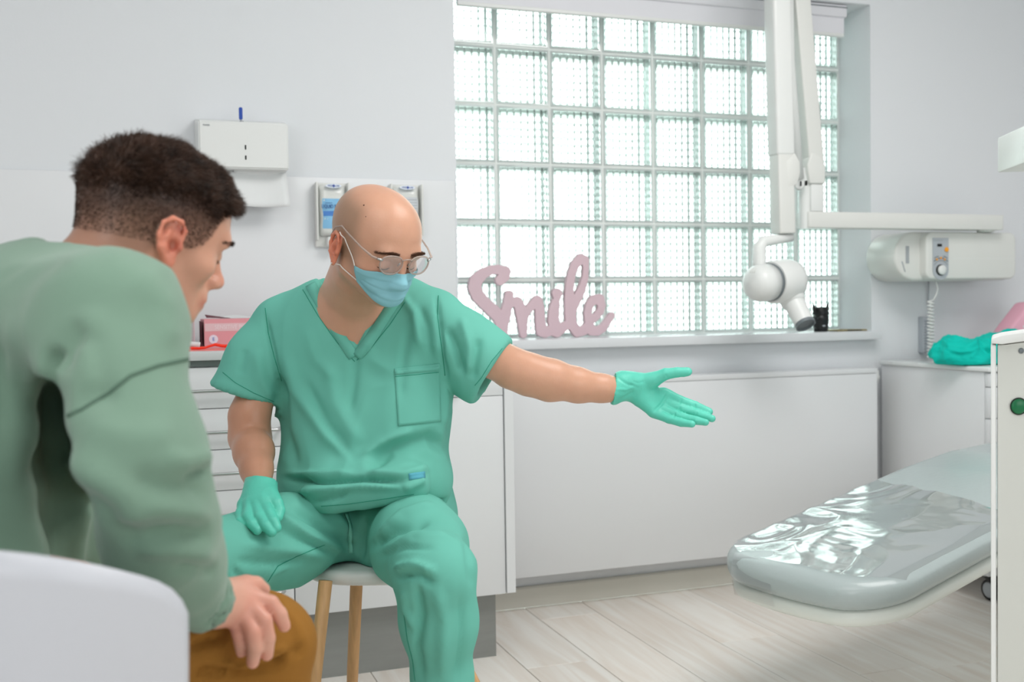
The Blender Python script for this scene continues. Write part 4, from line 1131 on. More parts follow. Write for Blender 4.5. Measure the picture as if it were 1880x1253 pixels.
def folds(V, N, lst, facing=True):
    """cloth folds: ridges or hollows along polylines given in picture coordinates, pressed into the side that faces there.
    entries: (points, half width, height) with positive height for a ridge"""
    C = W2C(V); u = CX + FPX * C[:, 0] / -C[:, 2]; v = CY - FPX * C[:, 1] / -C[:, 2]
    nc = N @ CR; tocam = -C / np.linalg.norm(C, axis=1)[:, None]
    f = sstep(-.15, .25, (nc * tocam).sum(1)) if facing else 1.0
    D = np.zeros(len(V))
    for pts, w, a in lst:
        best = np.full(len(V), 1e9); tt = np.zeros(len(V)); L = 0; segs = []
        for p, q in zip(pts[:-1], pts[1:]): segs.append((p, q, L)); L += math.hypot(q[0] - p[0], q[1] - p[1])
        for p, q, l0 in segs:
            dx, dy = q[0] - p[0], q[1] - p[1]; l2 = dx * dx + dy * dy
            t_ = np.clip(((u - p[0]) * dx + (v - p[1]) * dy) / l2, 0, 1)
            d = np.hypot(u - p[0] - t_ * dx, v - p[1] - t_ * dy)
            m_ = d < best; best = np.where(m_, d, best); tt = np.where(m_, (l0 + t_ * math.sqrt(l2)) / L, tt)
        taper = sstep(0, .25, tt + .05) * sstep(0, .25, 1.05 - tt)
        D += a * np.exp(-(best / w) ** 2) * taper
    return V + N * (D * f)[:, None]
def wrinkle(V, N, scale, amp, aniso=(1, 1, 1), seed=0):
    q = V * scale * np.array(aniso) + seed; q = q + vnoise(V * scale * .6 + seed + 7)[:, None] * .7
    return V + N * (amp * (1 - 2 * np.abs(vnoise(q))))[:, None]
def hair_strands(roots, dirs, length, rad, curl=.3, seg=4, bendv=None, seed=1):
    r = np.random.default_rng(seed); n = len(roots)
    V = np.zeros((n, seg + 1, 3, 3)); d = dirs.copy(); p = roots.copy()
    a = r.normal(size=(n, 3)); a -= d * (a * d).sum(1)[:, None]; a /= np.linalg.norm(a, axis=1)[:, None] + 1e-9
    L = length if hasattr(length, '__len__') else np.full(n, length)
    for s in range(seg + 1):
        b = np.cross(d, a); w = rad * (1 - .85 * (s / seg) ** 1.5)
        for k in range(3):
            an = 2 * math.pi * k / 3; V[:, s, k] = p + (a * math.cos(an) + b * math.sin(an)) * w
        d = d + a * curl * .35 + (bendv if bendv is not None else 0) * .35; d /= np.linalg.norm(d, axis=1)[:, None]
        p = p + d * (L / seg)[:, None]
    F = []
    base = np.arange(n) * (seg + 1) * 3
    Fs = []
    for s in range(seg):
        for k in range(3):
            q = np.stack([base + s * 3 + k, base + s * 3 + (k + 1) % 3, base + (s + 1) * 3 + (k + 1) % 3, base + (s + 1) * 3 + k], 1); Fs.append(q)
    return V.reshape(-1, 3), np.vstack(Fs)
def lash_line(Bv, c, A, s, sc=1.0, z=-.004):
    P_ = []
    for k in range(9):
        x = s * (.020 + .025 * k / 8); o = c + A @ (np.array([x, .16, z + .003 * math.sin(math.pi * k / 8) * -1]) * sc)
        h = Bv.ray_cast(Vector(o), Vector(-A[:, 1]))
        if h[0] is not None: P_.append(np.array(h[0]) + A[:, 1] * .0006)
    return tube(P_, [.0003] + [.0009] * (len(P_) - 2) + [.0003], 6)

# ---- the dentist: axes of his head, then body, clothes and gear
hc = PD(688, 455, 2.05)
HA, _ = axes_cam(44, 28, 3)
DR = lambda px, py, d: PD(px, py, d)
man = thing('person', 'bald man in green scrubs, blue mask and glasses, seated, holding one gloved hand out', 'person', (.5, 2.2, 0))
fine = ((.355, .60, .0026), ), ((1.90, 2.20, .0026), ), ((.985, 1.26, .0026), )
g = SDF((.10, 1.70, .52), (1.02, 2.48, 1.27), .0065, fine)
Hp = head_sdf(g, hc, HA, .97, 1.0, cz=.028)
nk = DR(638, 545, 2.175)
g.cone(hc + HA @ np.array([0, -.030, -.035]), nk, .052, .056, .035)
g.cone(hc + HA @ np.array([-.003, -.02, -.075]), DR(652, 572, 2.178), .045, .048, .025)
SR, SL = DR(500, 602, 2.24), DR(800, 592, 2.18)                     # shoulders: picture left, picture right
g.cone(nk + [0, .02, -.04], (SR * .5 + nk * .5), .05, .035, .03); g.cone(nk + [0, .02, -.04], (SL * .5 + nk * .5), .05, .035, .03)
chest = DR(665, 680, 2.235); belly = DR(675, 850, 2.24)
g.cone(DR(652, 572, 2.182), DR(657, 640, 2.203), .050, .050, .015)
g.cone(DR(655, 600, 2.215), chest, .085, .10, .04, flat=(CR[:, 2], .75)); g.cone(chest, belly, .10, .10, .04, flat=(CR[:, 2], .7))
g.cone(SR * .6 + chest * .4, SR, .045, .040, .03); g.cone(SL * .6 + chest * .4, SL, .040, .030, .03)
ER = DR(459, 790, 2.20); WR = DR(476, 893, 2.06)                     # elbow and wrist of the resting arm
g.chain([SR, SR * .45 + ER * .55, ER + [0, 0, .03]], [.036, .038, .040], .02)
g.chain([ER + [0, 0, .03], ER + [0, 0, -.015], ER * .6 + WR * .4, ER * .3 + WR * .7, WR], [.040, .0405, .039, .030, .0255], .015)
EL = DR(972, 688, 2.24); WL = DR(1132, 716, 2.30)
g.chain([SL, DR(900, 655, 2.20), DR(940, 676, 2.225)], [.030, .040, .042], .02)
g.chain([DR(940, 677, 2.225), EL, DR(1010, 698, 2.25), DR(1060, 707, 2.27), DR(1105, 713, 2.285), WL], [.041, .043, .0425, .036, .029, .0270], .015, )
V, F = g.mesh(); V = laplace(V, F, 1, .3)
N = vnormals(V, F)
# arm muscles and fine unevenness
V = V + N * (.0012 * vnoise(V * 22))[:, None]
body = obj('body', (V, F), M['skin'], man, True)
lc = to_local(V, hc, HA, .97)
col = np.tile(np.array(lin((205, 156, 130))), (len(V), 1))
def blend(col, m_, c): return col * (1 - m_[:, None]) + np.array(lin(c)) * m_[:, None]
inhead = sstep(-.15, -.12, lc[:, 2])
ear = sstep(.077, .083, np.abs(lc[:, 0])) * sstep(.032, .022, np.abs(lc[:, 1] + .006)) * sstep(.035, .028, np.abs(lc[:, 2] + .006))
shave = sstep(.045, .010, lc[:, 1] + .25 * (lc[:, 2] - .06)) * sstep(-.045, -.01, lc[:, 2]) * sstep(.108, .070, lc[:, 2]) 
col = blend(col, shave * .75 * (1 - ear), (152, 124, 102))
cheek = np.exp(-((np.abs(lc[:, 0]) - .045) / .02) ** 2 - ((lc[:, 1] - .06) / .03) ** 2 - ((lc[:, 2] + .025) / .02) ** 2)
col = blend(col, cheek * .3, (222, 140, 118))
beard = sstep(-.035, -.065, lc[:, 2]) * sstep(-.14, -.11, lc[:, 2]) * sstep(-.03, .02, lc[:, 1])
col = blend(col, beard * .35, (176, 132, 106))
nose = np.exp(-((lc[:, 1] - .112) / .02) ** 2 - ((lc[:, 2] + .03) / .02) ** 2 - (lc[:, 0] / .02) ** 2)
col = blend(col, nose * .35, (224, 138, 118))
col = blend(col, ear * .75, (220, 128, 100))
bowl = ear * sstep(.006, -.004, (lc @ np.array([0, 0, 0])) + 1) 
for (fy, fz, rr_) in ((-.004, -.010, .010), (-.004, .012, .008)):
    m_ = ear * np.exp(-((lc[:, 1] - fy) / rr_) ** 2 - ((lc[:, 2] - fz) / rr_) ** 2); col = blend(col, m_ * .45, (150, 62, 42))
for pt in ((668, 377), (671, 398)):      # two moles
    h = cast(bvh_of(V, F), *pt, 0) if pt == (668, 377) else None
    if h is not None: m1 = h[0]
arm_r = sstep(.03, -.03, V[:, 2] - .86) * sstep(.40, .36, V[:, 0])
col = blend(col, arm_r * .35, (178, 120, 92))
set_col(body, col)
B = bvh_of(V, F)
for i, pt in enumerate(((668, 377), (671.5, 398))):
    h = cast(B, *pt, 0)
    obj('mole', lathe([(.0016, 0), (.0014, .0007), (.0004, .001)] if i == 0 else [(.0010, 0), (.0008, .0005), (.0003, .0007)], 10, axis_frame(h[0] - h[1] * .0002, h[1])), mat('mole_brown', (70, 44, 34), .6, .3), body, True)
# eyebrows and lashes
r = np.random.default_rng(3)
def brow(s, n=420):
    R_ = []; Dd = []
    for i in range(n):
        a = r.random(); x = s * (.012 + .040 * a); z = .026 + .006 * math.sin(a * 2.4) - .006 * a + r.normal() * .0017 * (1 - .5 * a)
        o = hc + HA @ np.array([x, .16, z]); h = B.ray_cast(Vector(o), Vector(-HA[:, 1]))
        if h[0] is None: continue
        R_.append(np.array(h[0])); dd = HA @ np.array([s * 1.0, .35, .25 - .3 * a]); Dd.append(dd / np.linalg.norm(dd))
    return hair_strands(np.array(R_), np.array(Dd), .008, .00032, .15, 3, seed=5)
for s in (1, -1): obj('eyebrow', brow(s), mat('brown_brow_hair', (92, 62, 44), .6, .3), body, True)

for s in (1, -1): obj('eyelashes', lash_line(B, hc, HA, s, .97), mat('dark_lashes', (52, 36, 28), .6, .3), body, True)

# face mask wrapped round nose and chin
def mask_surface(nu=46, nv=40):
    V = []
    for i in range(nu):
        a = (i / (nu - 1) * 2 - 1)
        for j in range(nv):
            b = j / (nv - 1)
            # direction around the face from the head axis, rows from nose bridge to under the chin
            ang = a * (1.12 - .10 * b)
            ztop = -.006 - .010 * min(1, abs(a) * 1.3) ; zbot = -.081 + .033 * abs(a) ** 1.6
            z = ztop + (zbot - ztop) * b
            d = np.array([math.sin(ang), math.cos(ang), 0])
            o = np.array([0, .012, z]); P0 = hc + HA @ (o + d * .20)
            h = B.ray_cast(Vector(P0), Vector(HA @ -d))
            rr = .2 - h[3] if h[0] is not None else .075
            # cloth bridges the hollows: never nearer the axis than a smooth shell
            sh = .088 - .022 * abs(a) ** 1.5 - .020 * max(0, (b - .55) / .45) ** 2
            rad = max(rr + .002, sh) if abs(a) < .93 else rr + .003
            pleat = .0022 * (((b * 4.0) % 1.0) - .5) * (1 - abs(a) ** 4) * (0.15 < b < .85)
            V.append(o + d * (rad + pleat))
    V = np.array(V).reshape(nu, nv, 3)
    for _ in range(3):
        V[1:-1, 1:-1] = .5 * V[1:-1, 1:-1] + .125 * (V[:-2, 1:-1] + V[2:, 1:-1] + V[1:-1, :-2] + V[1:-1, 2:])
    return V
MS = mask_surface()
Mw = hc + MS.reshape(-1, 3) @ HA.T
rows = Mw.reshape(MS.shape)
mk = obj('face_mask', sheet([list(rows[i]) for i in range(rows.shape[0])], -.0012), M['mask'], man, True)
mv = np.array([v.co[:] for v in mk.data.vertices]) + ORG['person']
# edge binding and ear loops
top = [rows[i, 0] for i in range(rows.shape[0])]; bot = [rows[i, -1] for i in range(rows.shape[0])]
def Lw(x, y, z): return hc + HA @ np.array([x, y, z])
for s, col_i in ((-1, 0), (1, -1)):
    a_, b_ = rows[col_i, 2], rows[col_i, -3]
    e_t, e_b = Lw(s * .083, -.006, .028), Lw(s * .082, -.012, -.030)
    def loop(p, q, bulge):
        pts = [];
        for k in range(12):
            u = k / 11; w = p * (1 - u) + q * u; l = to_local(w[None], hc, HA)[0]
            d = np.array([l[0], l[1] - .0, 0]); d /= np.linalg.norm(d); P0 = hc + HA @ (np.array([0, 0, l[2]]) + d * .2)
            h = B.ray_cast(Vector(P0), Vector(HA @ -d)); 
            w2 = np.array(h[0]) + (HA @ d) * .0016 if h[0] is not None else w
            pts.append(w2 if 0 < k < 10 else w)
        return tube(pts, .0011, 8)
    obj('ear_loop', join(loop(a_, e_t, .004)), M['maskwhite'], mk, True)
    obj('ear_loop', join(loop(b_, e_b, .004)), M['maskwhite'], mk, True)

# spectacles
gl_ = thing('eyeglasses', None, None, hc)
gl_.parent = man; gl_.location = hc - ORG['person']
ORG[gl_.name] = hc
gy, gz = .103, .011
def rim_pts(s):
    P = []
    for k in range(40):
        a = 2 * math.pi * k / 40; ca, sa = math.cos(a), math.sin(a)
        rx = .0235 * (1 + .05 * sa); rz = .0178 * (1 - .05 * sa)
        x = s * .0318 + rx * math.copysign(abs(ca) ** .85, ca); z = gz + rz * math.copysign(abs(sa) ** .9, sa)
        P.append(Lw(x, gy - .10 * abs(x) * abs(x) / .06 - .03 * (z - gz), z))
    return P
for s in (-1, 1):
    rp = rim_pts(s); obj('rim', tube(rp, .0015, 8, closed=True), M['frameclear'], gl_, True)
    c_ = np.mean(rp, 0); n = len(rp); fo = HA[:, 1]
    V = [c_ + fo * .001] + [c_ + (p - c_) * .97 for p in rp] ; V += [v - fo * .0012 for v in V]
    F = [[0, 1 + k, 1 + (k + 1) % n] for k in range(n)] + [[n + 1, n + 2 + (k + 1) % n, n + 2 + k] for k in range(n)]
    obj('lens', (np.array(V), F), M['lens'], gl_, True)
    hx = s * .0555; p0 = Lw(hx, gy - .008, gz + .008)
    obj('temple', tube([p0, Lw(s * .068, gy - .016, gz + .010), Lw(s * .0765, .06, gz + .016), Lw(s * .081, .02, gz + .024), Lw(s * .083, -.004, gz + .030), Lw(s * .0835, -.022, gz + .020), Lw(s * .080, -.034, gz - .002)], [.0021, .0022, .0018, .0016, .0016, .0016, .0014], 8), M['frameclear'], gl_, True)
    obj('hinge', tube([Lw(s * .052, gy - .004, gz + .008), Lw(s * .061, gy - .009, gz + .009)], .0022, 8), M['metal'], gl_, True)
    obj('nose_pad', tube([Lw(s * .011, gy - .004, gz + .002), Lw(s * .0105, gy - .010, gz - .006)], .0014, 8), M['metal'], gl_, True)
obj('bridge', tube([Lw(-.012, gy, gz + .008), Lw(-.005, gy + .002, gz + .012), Lw(.005, gy + .002, gz + .012), Lw(.012, gy, gz + .008)], .0014, 8), M['frameclear'], gl_, True)

# scrub top
def edge_plane(p, q, d1=2.1, flip=1):
    a_, b_ = DR(*p, d1), DR(*q, d1); n = np.cross(a_ - [0, 0, H], b_ - [0, 0, H]); n /= np.linalg.norm(n)
    return (a_, n * flip)
g = SDF((.06, 1.80, .50), (.90, 2.52, 1.10), .0042)
FL = CR[:, 2]
fl = lambda r_: (FL, r_)
# sleeves
g.chain([DR(520, 605, 2.245), DR(478, 665, 2.235), DR(444, 735, 2.225)], [.060, .068, .073], .03, flat=(FL, .95))
g.chain([DR(800, 598, 2.195), DR(850, 640, 2.20), DR(892, 672, 2.21), DR(915, 690, 2.215)], [.062, .064, .066, .067], .03, flat=(FL, .95))
# lift of the loose under-sleeve
g.cone(DR(838, 672, 2.20), DR(868, 700, 2.21), .026, .022, .04)
# hems: cut square, then hollow
def cut_hem(p, direction, inner, depth, ri, ax2=None):
    d = np.array(direction, float); d /= np.linalg.norm(d)
    g.planes([(p, -d)], 0.0, 'sub', p - .16, p + .16)
hdR = DR(444, 735, 2.225) - DR(478, 665, 2.235); pR = DR(449, 724, 2.225)
sl_ = None
hdR /= np.linalg.norm(hdR); hdR2 = CR @ np.array([-.30, -.95, .05])
def cutbox(p, d, size):
    """removes everything beyond the plane through p with direction d within size"""
    d = d / np.linalg.norm(d); x = np.cross(d, [0, 0, 1.]) if abs(d[2]) < .9 else np.cross(d, [1., 0, 0]); x /= np.linalg.norm(x); y = np.cross(d, x)
    g.rbox(p + d * size, (size, size, size), np.array([x, y, d]).T, .001, .0, 'sub')
cutbox(pR, hdR2, .075)
g.cone(pR + hdR2 * .03, pR - hdR2 * .075, .064, .052, .0, flat=(FL, .95), op='sub')
hdL = CR @ np.array([.80, -.60, .0]); pL = DR(903, 682, 2.21)
hdL = CR @ np.array([.86, -.51, -.05]); hdLn = CR @ np.array([.86, .52, 0.0])
pL = DR(905, 684, 2.21); nL = CR @ np.array([.865, -.50, .0])
cutbox(DR(902, 682, 2.21), CR @ np.array([.85, -.53, .12]), .10)
g.cone(DR(925, 697, 2.215), DR(850, 650, 2.20), .061, .050, .0, flat=(FL, .95), op='sub')
# torso
g.cone(DR(612, 590, 2.225), DR(735, 585, 2.215), .082, .080, .025, flat=fl(.85))
for a, b, ra, rb, q in (((600, 640, 2.235), (735, 640, 2.23), .118, .112, .78), ((620, 720, 2.24), (725, 720, 2.235), .115, .112, .85), ((630, 800, 2.235), (722, 800, 2.23), .118, .112, .95), ((632, 862, 2.235), (714, 862, 2.23), .116, .100, 1.0), ((636, 902, 2.24), (710, 900, 2.23), .122, .100, .92)):
    g.cone(DR(*a), DR(*b), ra, rb, .03 if a[1] < 780 else .05, flat=fl(q))
# shoulder slopes
g.cone(DR(606, 560, 2.22), DR(524, 594, 2.245), .050, .048, .03); g.cone(DR(715, 560, 2.20), DR(790, 578, 2.195), .044, .044, .03)
# front apron of the shirt over the lap
g.cone(DR(575, 895, 2.2), DR(775, 886, 2.2), .05, .052, .05)
g.cone(DR(612, 905, 2.10), DR(742, 892, 2.085), .046, .044, .05)
hp_, hn_ = edge_plane((560, 948), (840, 908))
hn_ = hn_ if hn_[2] > 0 else -hn_
g.planes([(hp_, hn_), (DR(680, 940, 2.19), -FL)], .002, 'sub', np.array([.2, 1.8, .45]), np.array([.85, 2.30, .75]))
# V neck: wedge cut from the front and a collar hole round the neck
vb = DR(656, 634, 2.1); vl = DR(581, 512, 2.1); vr = DR(712, 556, 2.1)
def edge_plane(p, q, d1=2.1, flip=1):
    a_, b_ = DR(*p, d1), DR(*q, d1); n = np.cross(a_ - [0, 0, H], b_ - [0, 0, H]); n /= np.linalg.norm(n)
    return (a_, n * flip)
dcut = DR(650, 560, 2.19)
wedge = [edge_plane((581, 512), (656, 634), flip=1), edge_plane((656, 634), (722, 520), flip=1)]
mid_ = DR(650, 560, 2.1)
wedge = [(p, n if (mid_ - p) @ n < 0 else -n) for p, n in wedge]
wedge += [(DR(650, 560, 2.235), -FL)]
g.planes(wedge, .0025, 'sub', np.array([.2, 1.8, .85]), np.array([.75, 2.45, 1.15]))
g.cone(nk + [0, .02, .022], nk + [-.02, .01, .10], .044, .060, .006, op='sub')
V, F = g.mesh(); V = laplace(V, F, 2, .5); N = vnormals(V, F)
V = wrinkle(V, N, 5.5, .0050, (1, 1, .55), 3); N = vnormals(V, F); V = wrinkle(V, N, 14, .0024, (1, 1, .5), 23); N = vnormals(V, F)
V = folds(V, N, [(p_, w_ * .9, a_ * 1.5) for p_, w_, a_ in [
    ([(520, 640), (545, 720), (600, 800), (660, 850)], 14, .007), ([(515, 690), (520, 790), (545, 860)], 13, -.008), ([(560, 700), (600, 780), (655, 850)], 10, -.006),
    ([(600, 660), (615, 740), (660, 820)], 16, .005), ([(655, 640), (650, 700), (640, 760)], 9, -.004),
    ([(670, 860), (720, 822), (790, 806), (830, 830)], 14, -.013), ([(660, 845), (700, 815), (760, 790)], 9, .006),
    ([(672, 868), (740, 872), (790, 858)], 9, .007), ([(740, 900), (780, 880)], 9, .006), ([(520, 880), (600, 884), (670, 880), (740, 886)], 6, -.014),
    ([(520, 868), (580, 872), (650, 868)], 6, .006), ([(530, 905), (590, 900), (660, 893), (740, 893)], 8, .008), ([(570, 925), (620, 915), (640, 905)], 5, -.006),
    ([(800, 540), (808, 600), (812, 660), (822, 700)], 5, -.006), ([(820, 600), (838, 640), (850, 690)], 9, -.009), ([(845, 580), (862, 640), (860, 690)], 9, .007), ([(880, 620), (870, 670), (868, 700)], 8, -.006),
    ([(486, 580), (500, 640), (513, 700), (520, 735)], 5, -.007), ([(470, 640), (480, 700), (500, 740)], 12, .005), ([(450, 640), (440, 690)], 9, -.003),
    ([(735, 540), (760, 575), (770, 640)], 8, .005), ([(750, 600), (740, 680), (735, 740)], 9, -.004), ([(770, 560), (785, 600), (790, 660)], 7, -.004),
    ([(830, 740), (828, 800), (836, 860)], 9, -.006), ([(815, 700), (820, 780)], 8, .005), ([(560, 600), (580, 660), (620, 700)], 12, .003),
]])
V = laplace(V, F, 1, .4)
top_o = obj('scrub_top', (V, F), M['scrub'], man, True)
B2 = bvh_of(V, F)
obj('collar_band', laid_strip(B2, [(570, 523), (592, 562), (615, 602), (633, 631), (649, 655)], .021, .0005, .0022), M['scrub'], top_o, True)
obj('collar_band', laid_strip(B2, [(734, 540), (708, 580), (688, 612), (670, 638), (655, 655)], .022, .0011, .0022), M['scrub'], top_o, True)
obj('neck_stitching', laid_strip(B2, [(556, 532), (584, 580), (618, 628), (651, 664)], .0012, .0006, .0006), M['scrub_seam'], top_o, True)
obj('neck_stitching', laid_strip(B2, [(744, 555), (716, 596), (684, 636), (655, 662)], .0012, .0006, .0006), M['scrub_seam'], top_o, True)
pk = obj('chest_pocket', laid_patch(B2, [(724, 677), (807, 668), (809, 774), (731, 783)], 18, 20, .0022), M['scrub'], top_o, True)
obj('pocket_hem', laid_patch(B2, [(724, 681), (807, 672), (807, 680), (725, 689)], 14, 3, .0034), M['scrub'], pk, True)
obj('pocket_stitching', laid_strip(B2, [(725, 692), (766, 688), (806, 683)], .0011, .0026, .0006), M['scrub_seam'], pk, True)
obj('shoulder_seam', laid_strip(B2, [(805, 543), (803, 580), (808, 620), (813, 655), (817, 690)], .0014, .0004, .0006), M['scrub_seam'], top_o, True)
obj('shoulder_seam', laid_strip(B2, [(487, 566), (492, 610), (503, 655), (517, 700)], .0014, .0004, .0006), M['scrub_seam'], top_o, True)
obj('size_tag', laid_patch(B2, [(750, 870), (779, 866), (780, 878), (751, 882)], 6, 4, .0016), mat('woven_tag_blue', (92, 172, 190), .7, .2), top_o, True)

# scrub trousers
g = SDF((-.03, 1.60, .05), (.86, 2.50, .66), .006)
HR, HL = DR(640, 965, 2.26), DR(745, 960, 2.24)
KR, KL = DR(378, 1032, 1.93), DR(800, 1052, 1.88)
AR, AL = KR + [.02, .06, -.40], DR(812, 1400, 1.98)
g.cone(HR + [0, .05, .0], HL + [0, .05, .0], .105, .105, .05)
g.chain([HR, HR * .5 + KR * .5, KR], [.085, .084, .066], .04); g.chain([HL, HL * .5 + KL * .5, KL], [.088, .082, .065], .04)
g.chain([KR, KR * .5 + AR * .5, AR], [.066, .062, .058], .03); 
kl2 = DR(806, 1140, 1.90)
g.chain([KL, kl2, DR(812, 1250, 1.93), AL], [.066, .059, .046, .050], .03)
g.cone(HR + [0, .04, .02], HR + [0, .04, .16], .11, .11, .04, flat=fl(.8)); g.cone(HL + [0, .04, .02], HL + [0, .04, .14], .105, .10, .04, flat=fl(.8))
g.cone(DR(700, 970, 2.17), DR(690, 1010, 2.16), .05, .03, .05)
g.rbox((.50, 2.19, .455), (.15, .15, .034), None, .02, .004, 'sub')
V, F = g.mesh(); V = laplace(V, F, 2, .5); N = vnormals(V, F)
V = wrinkle(V, N, 7, .0050, (1, 1, .6), 11); N = vnormals(V, F); V = wrinkle(V, N, 17, .0020, (1, 1, .6), 31); N = vnormals(V, F)
V = folds(V, N, [(p_, w_ * .9, a_ * 1.35) for p_, w_, a_ in [
    ([(470, 945), (540, 985), (620, 1020)], 8, -.008), ([(530, 930), (590, 965), (650, 1005)], 9, -.010), ([(500, 935), (570, 985), (640, 1018)], 7, .007), ([(560, 915), (620, 950), (660, 1000)], 7, .006),
    ([(440, 1000), (520, 1010), (600, 1022)], 10, .007), ([(430, 1030), (500, 1035), (560, 1025)], 8, -.006), ([(425, 1040), (440, 1060), (480, 1080)], 5, -.006), ([(480, 1080), (500, 1055), (540, 1035)], 4, .003),
    ([(675, 1010), (720, 975), (790, 955)], 9, -.012), ([(690, 990), (740, 945), (800, 925)], 8, .009), ([(700, 1020), (760, 985), (830, 985)], 8, .007), ([(690, 1025), (740, 1005), (800, 1005)], 6, -.006),
    ([(722, 1046), (760, 1036), (800, 1052)], 8, .010), ([(725, 1060), (770, 1056), (800, 1075)], 7, -.009), ([(765, 1070), (775, 1130), (765, 1190), (775, 1253)], 8, -.010), ([(800, 1075), (815, 1140), (812, 1253)], 12, .008), ([(845, 1090), (848, 1160), (838, 1253)], 8, -.006),
    ([(740, 1080), (745, 1120), (765, 1160)], 6, .006), ([(855, 980), (862, 1040), (868, 1080)], 8, -.004), ([(668, 950), (663, 1000), (662, 1030)], 6, -.010),
]])
V[:, 2] = np.maximum(V[:, 2], 0.055)
V = laplace(V, F, 1, .4)
tr_o = obj('scrub_trousers', (V, F), M['scrub'], man, True)
B3 = bvh_of(V, F)
obj('drawstring', laid_strip(B3, [(634, 945), (640, 965), (644, 985), (645, 1014)], .0085, .004, .0016), mat('drawstring_green', (128, 206, 188), .8, .2), tr_o, True)
obj('knee_seam', laid_strip(B3, [(596, 1001), (545, 1022), (510, 1040), (492, 1068)], .0014, .0006, .0006), M['scrub_seam'], tr_o, True)
obj('leg_seam', laid_strip(B3, [(742, 1130), (748, 1175), (758, 1215), (762, 1250)], .0012, .0006, .0006), M['scrub_seam'], tr_o, True)
hem_s = laid_strip(B2, [(590, 930), (640, 926), (690, 919), (760, 908)], .0011, .0005, .0006)
obj('hem_stitching', hem_s, M['scrub_seam'], top_o, True)
obj('sleeve_stitching', laid_strip(B2, [(409, 684), (432, 703), (466, 722), (503, 738)], .0011, .0005, .0006), M['scrub_seam'], top_o, True)
obj('sleeve_stitching', laid_strip(B2, [(922, 640), (902, 664), (884, 694), (872, 708)], .0011, .0005, .0006), M['scrub_seam'], top_o, True)
for p, q in ((AR, .0), (AL, .0)):
    a_ = np.array([p[0], p[1], .05])
    fwd = (CR @ np.array([0.1, 0, 1.0])) * [1, 1, 0]; fwd /= np.linalg.norm(fwd)
    g = SDF(a_ - [.2, .2, .06], a_ + [.2, .2, .09], .007)
    g.cone(a_ - fwd * .03 + [0, 0, .0], a_ + fwd * .14 + [0, 0, -.018], .042, .036, .02); g.cone(a_ + [0, 0, .0], a_ + [0, 0, .05], .042, .045, .02)
    g.planes([((0, 0, .004), (0, 0, 1))], 0.0)
    vv, ff = g.mesh(); obj('shoe', (vv, ff), M['shoe'], man, True)

# gloved hands
def hand_mesh(name, palm, fingers, cuff, h=.0022, k=.007, finger_k=.004, fine_r=None, matl=None):
    allp = np.array([p[0] for p in palm] + [q[0] for f_ in fingers for q in f_] + [c_[0] for c_ in cuff])
    g = SDF(allp.min(0) - .035, allp.max(0) + .035, h)
    for i in range(0, len(palm) - 1, 2): g.cone(palm[i][0], palm[i + 1][0], palm[i][1], palm[i + 1][1], .012)
    for i in range(len(cuff) - 1): g.cone(cuff[i][0], cuff[i + 1][0], cuff[i][1], cuff[i + 1][1], .012)
    D0 = g.D.copy(); out = None
    for f_ in fingers:      # each finger stays apart from its neighbours and blends into the palm only
        g.D = np.full_like(D0, .5); g.chain([q[0] for q in f_], [q[1] for q in f_], .002)
        out = g.D if out is None else np.minimum(out, g.D)
    hh = np.clip(.5 + .5 * (out - D0) / k, 0, 1); g.D = out * (1 - hh) + D0 * hh - k * hh * (1 - hh)
    return g
# pointing hand, palm towards the camera
D_ = 2.30
pl_ = [(DR(1140, 706, D_), .026), (DR(1180, 712, D_), .027),
       (DR(1150, 704, D_ + .002), .025), (DR(1222, 735, D_ - .005), .0125),
       (DR(1165, 712, D_), .024), (DR(1212, 752, D_ - .012), .0135),
       (DR(1160, 716, D_), .023), (DR(1205, 768, D_ - .02), .0125) if False else (DR(1200, 755, D_ - .02), .0125),
       (DR(1170, 704, D_ - .012), .020), (DR(1198, 698, D_ - .02), .0150),
       (DR(1190, 725, D_), .020), (DR(1210, 738, D_), .018)]
fg = [[(DR(1196, 699, D_ - .02), .0155), (DR(1222, 687, D_ - .03), .0125), (DR(1243, 684, D_ - .035), .0112), (DR(1262, 683, D_ - .038), .0095)],
      [(DR(1218, 722, D_ - .002), .0125), (DR(1248, 736, D_ - .010), .0108), (DR(1276, 746, D_ - .020), .0098), (DR(1302, 757, D_ - .036), .0082)],
      [(DR(1216, 736, D_ - .004), .0125), (DR(1248, 750, D_ - .018), .0108), (DR(1279, 760, D_ - .032), .0100), (DR(1307, 769, D_ - .052), .0082)],
      [(DR(1208, 748, D_ - .010), .0120), (DR(1240, 762, D_ - .030), .0102), (DR(1267, 770, D_ - .048), .0094), (DR(1295, 776, D_ - .066), .0080)],
      [(DR(1200, 757, D_ - .016), .0115), (DR(1228, 770, D_ - .040), .0092), (DR(1250, 776, D_ - .056), .0084), (DR(1270, 779, D_ - .070), .0072)]]
cf = [(DR(1124, 716, D_ - .004), .0325), (DR(1150, 710, D_), .0265)]
g = hand_mesh('glove', pl_, fg, cf)
def cutg(g, p, d, size):
    d = d / np.linalg.norm(d); x = np.cross(d, [0, 0, 1.]) if abs(d[2]) < .9 else np.cross(d, [1., 0, 0]); x /= np.linalg.norm(x); y = np.cross(d, x)
    g.rbox(p + d * size, (size, size, size), np.array([x, y, d]).T, .001, .0, 'sub')
cutg(g, DR(1126, 716, D_), CR @ np.array([-1, .12, .0]), .06)
g.cone(DR(1110, 714, D_), DR(1140, 712, D_), .031, .0275, .0, op='sub')
V, F = g.mesh(); V = laplace(V, F, 1, .4); N = vnormals(V, F)
V = wrinkle(V, N, 38, .0008, (1, 1, 1), 2); N = vnormals(V, F)
